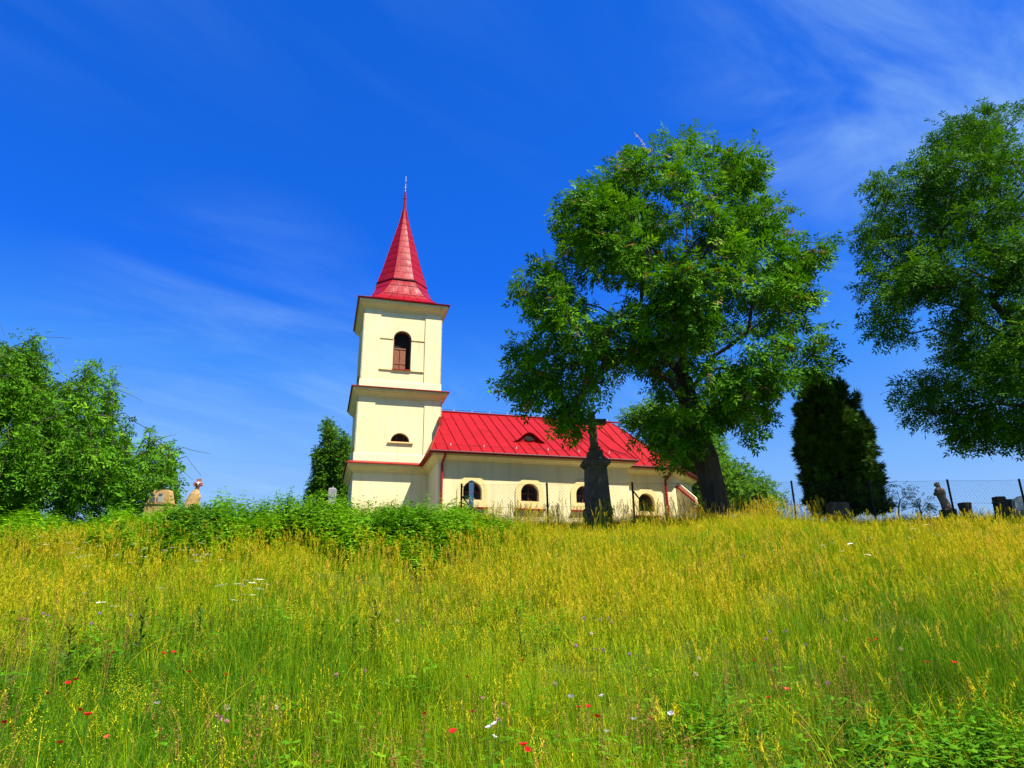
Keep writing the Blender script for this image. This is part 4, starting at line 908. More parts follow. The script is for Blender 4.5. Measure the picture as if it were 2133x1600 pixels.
# pale pillar behind the first fence post
r, z = stone('stone_pillar', 'pale weathered pillar standing behind the first fence post', 981, 1040, 24.6, cat='pillar')
q = MB(); q.rings([ring4(0, 0, .12, .12, -.2), ring4(0, 0, .12, .12, z(1058)), ring4(0, 0, .085, .085, z(1056))]); q.build('foot', M['stone_grey'], r)
q = MB(); q.rings([ring4(0, 0, .08, .08, z(1057)), ring4(.01, 0, .075, .075, z(1030)), ring4(.015, 0, .09, .09, z(1010)), ring4(.015, 0, .07, .07, z(1006))]); q.build('shaft', M['stone_white'], r)
q = MB(); q.rings([ring4(.015, 0, .07, .07, z(1006)), ring4(.015, 0, .10, .10, z(1005)), ring4(.015, 0, .09, .09, z(1003)), ring4(.015, 0, .03, .03, z(1001))]); q.build('cap', M['stone_grey'], r)
# statue on the right
r, z = stone('robed_statue', 'weathered sandstone statue of a robed figure facing left by the fence', 1962, 1040, 23.9, cat='statue')
H0 = z(1064)
def zr(py_): return z(py_)
q = MB(); q.rings([ring4(.12, 0, .22, .2, -.2), ring4(.12, 0, .20, .18, H0 + .02), ring4(.12, 0, .17, .15, H0 + .05)]); q.build('plinth', M['stone_dark'], r)
rs = []
for py_, ox, hx, hy in ((1063, .13, .17, .15), (1055, .10, .16, .14), (1046, .06, .145, .13), (1038, .02, .14, .13), (1032, 0, .15, .15), (1026, -.01, .17, .17), (1021, -.02, .165, .16), (1017.5, -.035, .11, .10), (1016, -.045, .055, .055), (1014.5, -.055, .058, .06), (1012, -.07, .088, .08), (1009, -.075, .095, .085), (1006.5, -.07, .075, .07), (1005, -.065, .03, .03)):
    rs.append([(ox + hx * math.cos(a) * (1 + .07 * math.sin(a * 5 + py_)), hy * math.sin(a) * (1 + .05 * math.cos(a * 4)), zr(py_)) for a in [2 * math.pi * i / 18 for i in range(18)]])
q.__init__(); q.rings(rs)
q.tube([(-.02, -.15, zr(1022)), (-.08, -.19, zr(1028)), (-.15, -.09, zr(1030)), (-.17, -.02, zr(1028))], [.06, .055, .045, .03], 8); q.tube([(-.02, .15, zr(1022)), (-.1, .18, zr(1028)), (-.16, .08, zr(1030)), (-.17, .0, zr(1027.5))], [.06, .055, .045, .03], 8)
q.tube([(-.165, 0, zr(1010.5)), (-.18, 0, zr(1011.5))], [.02, .012], 6)
q.build('figure', M['statue'], r, True)
q = MB(); q.tube([(.17, .06, zr(1060)), (.10, .07, zr(1030)), (.03, .06, zr(1004))], .03, 6); q.build('staff', M['stone_dark'], r)
# round and stepped stones
r, z = stone('round_stone', 'dark round stone drum right of the statue', 2010, 1055, 24.0, cat='stone')
q = MB(); q.rings([[(s_ * math.cos(a), s_ * math.sin(a), zz_) for a in [2 * math.pi * i / 18 for i in range(18)]] for s_, zz_ in ((.18, -.2), (.19, z(1062)), (.215, z(1050)), (.215, z(1048.5)), (.17, z(1047.5)))]); q.build('drum', M['stone_dark'], r)
r, z = stone('gravestone', 'broken dark stepped gravestone near the right edge', 2085, 1055, 23.8)
q = MB(); q.rings([ring4(0, 0, .20, .16, -.2), ring4(0, 0, .17, .14, z(1045)), ring4(-.02, 0, .155, .13, z(1035.5)), ring4(-.02, 0, .14, .12, z(1035))]); q.build('block', M['stone_dark'], r)
q = MB(); q.rings([ring4(.40, 0, .25, .15, -.2), ring4(.40, 0, .24, .14, z(1042)), ring4(.40, 0, .22, .13, z(1041))]); q.build('step', M['stone_dark'], r)
q = MB(); q.tube([(-.16, -.02, z(1048)), (-.27, -.03, z(1047)), (-.30, -.03, z(1046))], [.07, .05, .02], 7); q.build('broken_scroll', M['stone_dark'], r, True)
r, z = stone('gravestone', 'pale marble gravestone with sloping top at the right edge', 2128, 1055, 23.5)
q = MB(); o = [(-.28, z(1064)), (.35, z(1064)), (.35, z(1030)), (-.02, z(1034)), (-.25, z(1042))]; q.add([(x, -.09, zz_) for x, zz_ in o] + [(x, .09, zz_) for x, zz_ in o], [tuple(range(5)), tuple(range(9, 4, -1))] + [(i, 5 + i, 5 + (i + 1) % 5, (i + 1) % 5) for i in range(5)]); q.build('slab', M['stone_white'], r)
q = MB(); q.box(-.36, -.16, -.15, .42, .16, z(1063.5)); q.build('base', M['stone_grey'], r)
r, z = stone('gravestone', 'low dark stone slab at the foot of the conifer', 1745, 1060, 24.3)
q = MB(); q.rings([ring4(0, 0, .34, .2, -.2), ring4(0, 0, .33, .19, z(1050)), ring4(0, 0, .28, .15, z(1047))]); q.build('slab', M['stone_dark'], r)

# saplings by the fence on the right
def sapling(label, px, Y, tips_px):
    b = ground_at(px, 1070, Y); seeds = [[b - (0, 0, .1), PT(px, 1055, Y), PT(px + 3, 1042, Y)]]
    tp = np.array([PT(x, y, Y + rng.uniform(-.3, .3)) for x, y in tips_px])
    make_tree('sapling', label, seeds, tp, T_ash, M['leaf_sumac'], 9, .16, .22, .03, tipr=.006, seg=.25, grp=None)
sapling('slender sapling growing right beside the conifer', 1872, 24.6, [(1842, 1010), (1855, 1012), (1868, 1022), (1884, 1016), (1893, 1022), (1850, 1030), (1862, 1040), (1886, 1032), (1876, 1045), (1858, 1055)])
sapling('low arching sapling left of the robed statue', 1915, 24.4, [(1898, 1048), (1908, 1041), (1918, 1040), (1930, 1046), (1902, 1056), (1925, 1054), (1936, 1052)])

# ------------------------------------------------------------------ meadow: instanced tufts
def ribbon(p0, az, L, bend, w, n=3, twist=.3):
    """bent blade as a strip: verts (2n+1), tris"""
    d0 = np.array([math.cos(az), math.sin(az), 0]); sd_ = np.array([-math.sin(az + twist), math.cos(az + twist), 0]); V = []
    for i in range(n):
        f = i / n; c = np.array(p0) + d0 * bend * L * f ** 2 + np.array([0, 0, L * (f - .35 * bend * f * f)]); ww = w * (1 - .55 * f) / 2; V += [c - sd_ * ww, c + sd_ * ww]
    V.append(np.array(p0) + d0 * bend * L + np.array([0, 0, L * (1 - .35 * bend)])); F_ = []
    for i in range(n - 1): a = 2 * i; F_ += [(a, a + 1, a + 3), (a, a + 3, a + 2)]
    F_.append((2 * n - 2, 2 * n - 1, 2 * n)); return np.array(V), np.array(F_)
class TM:
    def __init__(s): s.V = []; s.F = []; s.T = []; s.k = 0
    def add(s, V, F_, t=0.): s.V.append(V); s.F.append(np.array(F_) + s.k); s.T.append(np.full(len(V), t)); s.k += len(V)
    def obj(s, name, mat):
        me = np_mesh(name, np.concatenate(s.V), np.concatenate(s.F), {'tint': np.concatenate(s.T)}); me.materials.append(mat); return bpy.data.objects.new(name, me)
    def mesh(s, name): return np_mesh(name, np.concatenate(s.V), np.concatenate(s.F), {'tint': np.concatenate(s.T)})
def tuft(n, spread, l0, l1, w, bend=.5):
    t_ = TM()
    for _ in range(n):
        a = rng.uniform(0, 6.283); r_ = spread * math.sqrt(rng.random()); V, F_ = ribbon((r_ * math.cos(a), r_ * math.sin(a), -.02), rng.uniform(0, 6.283), rng.uniform(l0, l1), abs(rng.normal(bend * .6, bend * .5)), w * rng.uniform(.7, 1.3), 3, rng.uniform(-.6, .6)); t_.add(V, F_, rng.uniform(-.3, .3))
    return t_
def stalks(n, spread, h0, h1, w, head, kind):
    t_ = TM()
    for _ in range(n):
        a = rng.uniform(0, 6.283); r_ = spread * math.sqrt(rng.random()); az = rng.uniform(0, 6.283); H = rng.uniform(h0, h1); b = abs(rng.normal(.10, .12)); p0 = np.array([r_ * math.cos(a), r_ * math.sin(a), 0])
        V, F_ = ribbon(p0, az, H, b, w, 3); t_.add(V, F_, rng.uniform(-.35, -.1)); d0 = np.array([math.cos(az), math.sin(az), 0])
        def pt(f): return p0 + d0 * b * H * f * f + np.array([0, 0, H * (f - .35 * b * f * f)])
        nd = 16 if kind == 0 else 9; tn = rng.uniform(0, .4)
        for i in range(nd):
            f = 1 - head / H * (i / nd); c = pt(f); aa = rng.uniform(0, 6.283); e = (.35 + .65 * math.sin(math.pi * min(1, (i + 1) / nd * 1.1))) * (.030 if kind == 0 else .011); dd = np.array([math.cos(aa) * e, math.sin(aa) * e, e * .9 + .01]); ss = np.array([-math.sin(aa), math.cos(aa), .2]) * (.0042 if kind == 0 else .0048) * (w / .004) ** .5
            t_.add(np.array([c - ss, c + ss, c + dd]), [(0, 1, 2)], tn)
            if kind == 0: t_.add(np.array([c + dd * .6 - ss, c + dd * .6 + ss, c + dd * 1.3 - (0, 0, .015)]), [(0, 1, 2)], tn)
    return t_
def leafy(h, n, L, W, pairs=True):
    """upright herb with pairs of leaves"""
    t_ = TM(); az = rng.uniform(0, 6.283); V, F_ = ribbon((0, 0, 0), az, h, rng.uniform(0, .12), .010, 3); t_.add(V, F_, -.25)
    for i in range(n):
        z = h * (.12 + .86 * i / n); a0 = i * 1.571 + rng.uniform(-.4, .4); s_ = 1.1 - .65 * (i / n) ** 2
        for a in (a0, a0 + math.pi):
            d = np.array([math.cos(a), math.sin(a), rng.uniform(-.45, .35)]); V = leaflet(np.array([0, 0, z]), d, np.array([-math.sin(a), math.cos(a), rng.uniform(-.3, .3)]), L * s_ * rng.uniform(.8, 1.2), W * s_); t_.add(V, LF, rng.uniform(-.2, .2) + .18 * i / n)
    return t_
def broadleaf():
    t_ = TM()
    for k in range(9):
        a = rng.uniform(0, 6.283); h = rng.uniform(.12, .48); r_ = rng.uniform(.04, .2); c = np.array([r_ * math.cos(a), r_ * math.sin(a), h]); V, F_ = ribbon((0, 0, 0), a, h, r_ / h, .005, 2); t_.add(V, F_, -.2)
        for j in range(3):
            b = a + (j - 1) * 1.1; d = np.array([math.cos(b), math.sin(b), rng.uniform(-.4, .2)]); V = leaflet(c, d, np.array([-math.sin(b), math.cos(b), rng.uniform(-.3, .3)]), rng.uniform(.045, .085), rng.uniform(.022, .042)); t_.add(V, LF, rng.uniform(-.15, .25))
    return t_
def umbel():
    t_ = TM(); H = rng.uniform(.6, .8); V, F_ = ribbon((0, 0, 0), 0, H, .05, .006, 3); t_.add(V, F_, -.5); top = V[-1]
    for i in range(16):
        a = rng.uniform(0, 6.283); r_ = .055 * math.sqrt(rng.random()); c = top + np.array([r_ * math.cos(a), r_ * math.sin(a), .02 + rng.uniform(-.006, .006)]); s_ = .011
        t_.add(np.array([c + (-s_, -s_, 0), c + (s_, -s_, 0), c + (s_, s_, .003), c + (-s_, s_, 0)]), [(0, 1, 2), (0, 2, 3)], .5)
    return t_
def scatter_object(name, label, cat, protos, P, rot, scl, idx, tint):
    coll = bpy.data.collections.new(name + '_pieces')
    for i, o in enumerate(protos): o.name = '%s_piece_%02d' % (name, i); coll.objects.link(o)
    me = bpy.data.meshes.new(name); me.vertices.add(len(P)); me.vertices.foreach_set('co', np.asarray(P, np.float32).ravel()); me.update()
    for nm, ty, v in (('rot', 'FLOAT_VECTOR', rot), ('scl', 'FLOAT_VECTOR', scl), ('idx', 'INT', idx), ('tint', 'FLOAT', tint)):
        a = me.attributes.new(nm, ty, 'POINT'); a.data.foreach_set('vector' if ty == 'FLOAT_VECTOR' else 'value', np.asarray(v, np.int32 if ty == 'INT' else np.float32).ravel())
    o = link(name, me); g = bpy.data.node_groups.new(name, 'GeometryNodeTree'); g.interface.new_socket('Geometry', in_out='INPUT', socket_type='NodeSocketGeometry'); g.interface.new_socket('Geometry', in_out='OUTPUT', socket_type='NodeSocketGeometry')
    N = g.nodes; L = g.links; gi = N.new('NodeGroupInput'); go = N.new('NodeGroupOutput'); ip = N.new('GeometryNodeInstanceOnPoints'); ci = N.new('GeometryNodeCollectionInfo')
    ci.inputs['Collection'].default_value = coll; ci.inputs['Separate Children'].default_value = True; ci.inputs['Reset Children'].default_value = True
    def attr(nm, ty): n = N.new('GeometryNodeInputNamedAttribute'); n.data_type = ty; n.inputs['Name'].default_value = nm; return n.outputs['Attribute']
    L.new(gi.outputs[0], ip.inputs['Points']); L.new(ci.outputs[0], ip.inputs['Instance']); ip.inputs['Pick Instance'].default_value = True
    L.new(attr('idx', 'INT'), ip.inputs['Instance Index']); e2r = N.new('FunctionNodeEulerToRotation'); L.new(attr('rot', 'FLOAT_VECTOR'), e2r.inputs[0]); L.new(e2r.outputs[0], ip.inputs['Rotation']); L.new(attr('scl', 'FLOAT_VECTOR'), ip.inputs['Scale']); L.new(ip.outputs[0], go.inputs[0])
    md = o.modifiers.new('scatter', 'NODES'); md.node_group = g; tag(o, label, cat, kind='stuff'); return o
def px_x(px, Y): return at(px, 1080, Y)[0]
def vnoise(x, y, s, seed=0):
    r_ = np.random.default_rng(seed); out = np.zeros_like(x)
    for k in range(6): a = r_.uniform(0, 6.283); f = s * r_.uniform(.6, 1.8); out += np.sin(f * (x * math.cos(a) + y * math.sin(a)) + r_.uniform(0, 6.283))
    return out / 3.0
def band(y0, y1, dens, wid=.95, pad=3.2):
    n = int(dens * wid * (y1 * y1 - y0 * y0 + 2 * pad * (y1 - y0))); y = rng.uniform(y0, y1, n * 2); x = rng.uniform(-1, 1, n * 2) * (wid * y1 + pad); k = np.abs(x) < wid * y + pad; return x[k][:n], y[k][:n]
church_in = lambda x, y: ((x * BX[0] + y * BX[1] > -1.5) & (x * BX[0] + y * BX[1] < 22) & (x * BY[0] + y * BY[1] > 26.6))
def grid_band(y0, y1, st, wid=.95, pad=3.2):
    ys = np.arange(y0, y1, st); P = [(xx + rng.uniform(-.5, .5) * st * .8, yy + rng.uniform(-.5, .5) * st * .8) for yy in ys for xx in np.arange(-(wid * yy + pad), wid * yy + pad, st)]; P = np.array(P); return P[:, 0], P[:, 1]
B = [grid_band(1.8, 9, .36), grid_band(9, 16, .42), grid_band(16, 23.6, .46), grid_band(23.6, 33, .62)]
gxp = np.concatenate([b[0] for b in B]); gyp = np.concatenate([b[1] for b in B]); k = ~church_in(gxp, gyp); gxp, gyp = gxp[k], gyp[k]; n = len(gxp); gzp = terrain(gxp, gyp)
far = gyp > 9.5
protos = [tuft(170, .30, .26, .64, .0052, .55).obj('t', M['grass']) for _ in range(8)] + [tuft(105, .36, .26, .58, .0085).obj('t', M['grass']) for _ in range(7)]
idx = np.where(far, rng.integers(8, 15, n), rng.integers(0, 8, n)); s_ = rng.uniform(.85, 1.15, n); hsc = rng.uniform(.65, 1.25, n) * (1 + .3 * vnoise(gxp, gyp, 1.1, 3)) * np.where(gyp > 18.5, np.where(gxp > 1.5, .68, .8), 1)
golden = np.clip(.46 + .42 * vnoise(gxp, gyp, .45, 5) + .26 * np.clip((gyp - 7.5) / 5, -.7, 1), 0, 1)
tint = np.clip(.09 + .55 * golden + rng.normal(0, .09, n), 0, .95)
rot = np.stack([rng.normal(0, .10, n), rng.normal(0, .10, n), rng.uniform(0, 6.283, n)], -1)
scatter_object('meadow_grass', 'tall green and yellow meadow grass covering the slope', 'grass', protos, np.stack([gxp, gyp, gzp], -1), rot, np.stack([s_, s_, hsc], -1), idx, tint)
# seed stalks
B = [band(2.4, 5, 1.2), band(5, 8, 6), band(8, 12, 18), band(12, 16, 22), band(16, 23.8, 17), band(23.8, 31, 6)]
x = np.concatenate([b[0] for b in B]); y = np.concatenate([b[1] for b in B]); gold = np.clip(.52 + .5 * vnoise(x, y, .45, 5), 0, 1); k = (rng.random(len(x)) < gold + .08) & ~church_in(x, y); x, y = x[k], y[k]; n = len(x)
protos = [stalks(4, .12, .55, .85, .0040, .20, 0).obj('s', M['straw']) for _ in range(4)] + [stalks(5, .12, .5, .8, .0038, .12, 1).obj('s', M['straw']) for _ in range(4)] + [stalks(5, .16, .5, .85, .0065, .20, 0).obj('s', M['straw']) for _ in range(4)]
idx = np.where(y > 11, rng.integers(8, 12, n), rng.integers(0, 8, n)); m_ = 420; ye = rng.uniform(20.6, 24.0, m_); xe = np.array([px_x(a, b) for a, b in zip(rng.uniform(640, 1720, m_), ye)]); x, y = np.concatenate([x, xe]), np.concatenate([y, ye]); n = len(x); idx = np.concatenate([idx, rng.integers(8, 12, m_)])
s_ = rng.uniform(.7, 1.15, n) * np.where(np.arange(n) >= n - m_, 1.15, 1.0) * np.where((y > 18.5) & (np.arange(n) < n - m_), np.where(x > 1.5, .62, .75), 1)
scatter_object('seed_grass', 'golden seed heads of tall dry grass across the meadow', 'grass', protos, np.stack([x, y, terrain(x, y)], -1), np.stack([rng.normal(0, .1, n), rng.normal(0, .1, n), rng.uniform(0, 6.283, n)], -1), np.stack([s_] * 3, -1), idx, np.clip(.05 + .60 * rng.random(n) + .15 * vnoise(x, y, .8, 9) + .12 * np.clip((y - 8) / 6, -1, 1), 0, 1))
# low broad leaved herbs between the grass
B = [band(2.2, 6, 24), band(6, 11, 13), band(11, 20, 6)]
x = np.concatenate([b[0] for b in B]); y = np.concatenate([b[1] for b in B]); w_ = vnoise(x, y, .9, 11) + 1.3 * np.exp(-((x - 4.6) ** 2 + (y - 5.6) ** 2) / 3.0); k = w_ > rng.normal(.15, .3, len(x)); x, y = x[k], y[k]; n = len(x)
protos = [broadleaf().obj('b', M['weed']) for _ in range(6)]
s_ = rng.uniform(.7, 1.15, n)
scatter_object('meadow_herbs', 'low broad leaved herbs between the grass in the foreground', 'herbs', protos, np.stack([x, y, terrain(x, y)], -1), np.stack([rng.normal(0, .15, n), rng.normal(0, .15, n), rng.uniform(0, 6.283, n)], -1), np.stack([s_] * 3, -1), rng.integers(0, 6, n), np.clip(rng.normal(.45, .16, n), 0, 1))
# mixed taller herbs: rusty sorrel, yellow bedstraw, arching bents, leafy clumps lower right
def sorrel():
    t_ = TM()
    for k in range(3):
        a = rng.uniform(0, 6.283); H = rng.uniform(.5, .8); b = rng.uniform(.02, .2); p0 = np.array([rng.normal(0, .05), rng.normal(0, .05), 0]); V, F_ = ribbon(p0, a, H, b, .005, 3); t_.add(V, F_, -.2)
        for i in range(34):
            f = rng.uniform(.55, 1); c = p0 + np.array([math.cos(a), math.sin(a), 0]) * b * H * f * f + np.array([0, 0, H * (f - .35 * b * f * f)]); d = rng.normal(0, 1, 3); d /= np.linalg.norm(d); sd_ = np.cross(d, [.2, .5, .8]) * .004; c = c + d * rng.uniform(.004, .028); t_.add(np.array([c - sd_, c + sd_, c + d * .012]), [(0, 1, 2)], rng.uniform(0, .5))
    return t_
def bedstraw():
    t_ = TM()
    for k in range(4):
        a = rng.uniform(0, 6.283); H = rng.uniform(.35, .6); b = rng.uniform(.1, .4); p0 = np.array([rng.normal(0, .07), rng.normal(0, .07), 0]); V, F_ = ribbon(p0, a, H, b, .005, 3); t_.add(V, F_, -.5)
        for i in range(40):
            f = rng.uniform(.45, 1); c = p0 + np.array([math.cos(a), math.sin(a), 0]) * b * H * f * f + np.array([0, 0, H * (f - .35 * b * f * f)]); d = rng.normal(0, 1, 3); d /= np.linalg.norm(d); sd_ = np.cross(d, [.2, .5, .8]) * .0045; c = c + d * rng.uniform(.01, .05); t_.add(np.array([c - sd_, c + sd_, c + d * .008]), [(0, 1, 2)], rng.uniform(.1, .5))
    return t_
M['sorrel'] = m_leaf('sorrel_seed', [(0, (.14, .14, .02)), (.35, (.30, .15, .05)), (1, (.34, .10, .05))], .2, 'INSTANCER')
M['bedstraw'] = m_leaf('bedstraw_flower', [(0, (.07, .18, .006)), (.35, (.10, .22, .006)), (.5, (.50, .46, .01)), (1, (.62, .56, .015))], .25, 'INSTANCER')
def arching():
    t_ = TM()
    for k in range(3):
        a = rng.uniform(0, 6.283); H = rng.uniform(.6, .95); V, F_ = ribbon((rng.normal(0, .08), rng.normal(0, .08), 0), a, H, rng.uniform(.5, 1.0), .0045, 5); t_.add(V, F_, rng.uniform(-.1, .25))
    return t_
B = [band(2.4, 7, 9), band(7, 12, 8), band(12, 19, 4)]
x = np.concatenate([b[0] for b in B]); y = np.concatenate([b[1] for b in B]); w1 = vnoise(x, y, .8, 41); n = len(x); kind_ = np.where(w1 > .35, 0, np.where(w1 < -.25, 1, 2)); kind_ = np.where(rng.random(n) < .25, rng.integers(0, 3, n), kind_)
protos = [sorrel().obj('h', M['sorrel']) for _ in range(4)] + [bedstraw().obj('h', M['bedstraw']) for _ in range(4)] + [arching().obj('h', M['straw']) for _ in range(4)]
s_ = rng.uniform(.8, 1.2, n)
scatter_object('wild_herbs', 'rusty sorrel, yellow bedstraw and arching dry bents among the grass', 'herbs', protos, np.stack([x, y, terrain(x, y)], -1), np.stack([rng.normal(0, .15, n), rng.normal(0, .15, n), rng.uniform(0, 6.283, n)], -1), np.stack([s_] * 3, -1), kind_ * 4 + rng.integers(0, 4, n), rng.uniform(.35, .6, n))
x, y = [], []
for cx, cy, m_, sx, sy in ((1990, 1490, 70, 90, 40), (2090, 1530, 40, 50, 40), (1850, 1540, 30, 60, 30), (1530, 1500, 14, 60, 25), (1420, 1460, 10, 40, 20), (640, 1560, 12, 60, 20), (900, 1590, 14, 60, 15), (30, 1400, 10, 40, 30), (240, 1330, 10, 50, 20), (1500, 1590, 14, 80, 10)):
    for _ in range(m_):
        q_ = on_ground(cx + rng.normal(0, sx), min(1640, cy + rng.normal(0, sy)), .5); x.append(q_[0]); y.append(q_[1])
x, y = np.array(x), np.array(y); n = len(x); s_ = rng.uniform(.5, .78, n)
scatter_object('leafy_weeds', 'dark leafy weeds clumped in the lower foreground', 'weeds', [leafy(rng.uniform(.8, 1.0), 9, .15, .075).obj('w', M['weed']) for _ in range(6)], np.stack([x, y, terrain(x, y)], -1), np.stack([rng.normal(0, .25, n), rng.normal(0, .25, n), rng.uniform(0, 6.283, n)], -1), np.stack([s_ * 1.1, s_ * 1.1, s_], -1), rng.integers(0, 6, n), np.clip(rng.normal(.32, .12, n), 0, 1))
# nettle thicket in front of the church and along the crest on the left
N_ = 6000; y = rng.uniform(14.5, 22.2, N_); pxs = rng.uniform(-60, 1120, N_); x = np.array([px_x(a, b) for a, b in zip(pxs, y)])
core = .74 * np.exp(-(np.maximum(0, np.abs(pxs - 690) - 280) / 130) ** 2); front = np.clip((y - (15.9 + .9 * np.sin(pxs / 75.) + .7 * np.sin(pxs / 31. + 1))) / .8, 0, 1); left = .8 * np.clip((450 - pxs) / 100, 0, 1) * np.clip(vnoise(x, y, .9, 21) + 1.0, 0, 1)
prob = np.maximum(core, left) * front; k = rng.random(N_) < prob; x, y, pxs, core = x[k], y[k], pxs[k], core[k]; n = len(x)
protos = [leafy(rng.uniform(.95, 1.15), 11, .15, .075).obj('n', M['weed']) for _ in range(6)] + [leafy(rng.uniform(1.0, 1.2), 9, .24, .10).obj('n', M['weed']) for _ in range(3)]
hs = (.72 + .56 * core * (1 + .3 * np.sin(pxs / 47.) + .22 * np.sin(pxs / 19. + 2))) * rng.uniform(.75, 1.12, n)
hs *= np.where(pxs < 430, np.where(pxs > 270, .78, 1.0 + .22 * np.sin(pxs / 37.)), 1); hs *= np.clip(.5 + (y - 15.4) / 4.5, .5, 1.0) * np.where(rng.random(n) < .12, 1.25, 1)
hs *= np.where(pxs > 860, np.clip(1 - (pxs - 860) / 420, .5, 1), 1)
scatter_object('nettle_thicket', 'dense bright green thicket of nettles in front of the church', 'thicket', protos, np.stack([x, y, terrain(x, y)], -1), np.stack([rng.normal(0, .13, n), rng.normal(0, .13, n), rng.uniform(0, 6.283, n)], -1), np.stack([np.full(n, 1.15), np.full(n, 1.15), hs], -1), rng.integers(0, 9, n), np.clip(rng.normal(.58, .15, n) + .25 * vnoise(x, y, 1.1, 31), 0, 1))
# white umbels
x, y = [], []
for cx, cy, m_, sp in ((500, 1225, 16, 40), (300, 1135, 16, 90), (120, 1140, 10, 60), (420, 1160, 10, 40), (225, 1235, 5, 40), (1740, 1150, 6, 60), (1900, 1105, 8, 60)):
    for _ in range(m_):
        p = on_ground(cx + rng.normal(0, sp), cy + rng.normal(0, sp * .22), .72); x.append(p[0]); y.append(p[1])
x, y = np.array(x), np.array(y); n = len(x)
t_um = m_leaf('umbel_flower', [(0, (.08, .17, .02)), (.45, (.08, .17, .02)), (.5, (.62, .62, .46)), (1, (.74, .74, .6))], .25, 'INSTANCER', tr_tint=(1, 1, .8))
scatter_object('white_umbels', 'scattered small white yarrow flower heads on the slope', 'flowers', [umbel().obj('u', t_um) for _ in range(4)], np.stack([x, y, terrain(x, y)], -1), np.stack([rng.normal(0, .1, n), rng.normal(0, .1, n), rng.uniform(0, 6.283, n)], -1), np.stack([np.full(n, 1.05)] * 3, -1), rng.integers(0, 4, n), np.full(n, .5))

# ------------------------------------------------------------------ shrubs, single weeds, flowers
def bush(label, px, py0, py1, hw, Y, n=70, mat=M['leaf_back'], temps=T_sim, sl=.2, per=38):
    poly = [(px + hw * math.cos(a) * (1 + .12 * math.sin(3 * a + px)), (py0 + py1) / 2 + (py1 - py0) / 2 * math.sin(a)) for a in [2 * math.pi * i / 18 for i in range(18)]]
    b = ground_at(px, py1, Y); tp = crown_points(poly, Y, n, .16, hw / 75., .5, ppm=72); tr = [b - (0, 0, .1), b + (0, 0, .25), PT(px, (py0 + py1) / 2, Y)]
    if len(tp) < 3: return
    o = make_tree('shrub', label, [tr], tp, temps, mat, per, .2, sl, .04, tipr=.004, seg=.25); o['category'] = 'shrub'; return o
bush('round leafy shrub in front of the rock cairn', 405, 1058, 1125, 48, 18.6)
bush('dark pinnate leaved elder shrub in front of the church tower', 838, 1068, 1140, 62, 18.0, 80, M['leaf_ash'], T_ash, .26, 34)
bush('leafy green shrub beside the grey grave marker', 655, 1052, 1125, 55, 18.8, 80)
def weed(name, label, px, pyb, h, mat, n, L, W, group=None, Y=None):
    p = on_ground(px, pyb, .45) if Y is None else ground_at(px, pyb, Y)
    t_ = TM(); az = rng.uniform(0, 6.283); b = rng.uniform(0, .1); V, F_ = ribbon((0, 0, 0), az, h, b, .014, 4); st = TM(); st.add(V, F_, .2)
    V2, F2 = ribbon((0, 0, 0), az, h, b, .014, 4, 1.7); st.add(V2, F2, .2)
    for i in range(n):
        f = .15 + .85 * i / n; c = np.array([math.cos(az), math.sin(az), 0]) * b * h * f * f + np.array([0, 0, h * (f - .35 * b * f * f)])
        for q_ in range(2):
            a = rng.uniform(0, 6.283); d = np.array([math.cos(a), math.sin(a), rng.uniform(.1, 1.1)]); t_.add(leaflet(c, d, np.array([-math.sin(a), math.cos(a), rng.uniform(-.4, .4)]), L * (1.15 - .6 * f) * rng.uniform(.6, 1.2), W * (1.1 - .5 * f)), LF, rng.random())
    r = empty(name, tuple(p)); tag(r, label, 'weed', group); link('stem', st.mesh('stem'), mat, r); link('leaves', t_.mesh('leaves'), mat, r); return r
for px, py, h, lb in ((293, 1325, .95, 'tallest dark green weed in the left meadow'), (148, 1345, .8, 'dark weed with rusty seed tips at the left edge of the meadow'), (420, 1305, .85, 'thin dark weed right of the tallest left meadow weed'), (782, 1335, .95, 'dark green weed left of the meadow centre'), (735, 1345, .8, 'shorter dark weed beside the meadow centre weed'), (1088, 1345, .95, 'forked dark weed near the meadow centre'), (668, 1345, .8, 'small dark weed in the left half of the meadow')):
    weed('meadow_weed', lb, px, py, h, M['dock'], int(rng.integers(12, 24)), rng.uniform(.12, .2), rng.uniform(.035, .055))
for px, py, h, lb in ((1028, 1078, 1.0, 'brown seed weed between the first two fence posts'), (1162, 1080, 1.35, 'tall brown seed weed right of the second fence post'), (1096, 1078, .95, 'thin brown seed weed below the second church window'), (1288, 1080, 1.0, 'brown seed weed right of the stone cross'), (945, 1078, 1.1, 'green spiky weed left of the first fence post')):
    weed('seed_weed', lb, px, py, h, M['dry'] if 'brown' in lb else M['dock'], 18, .09, .035, Y=21.9)
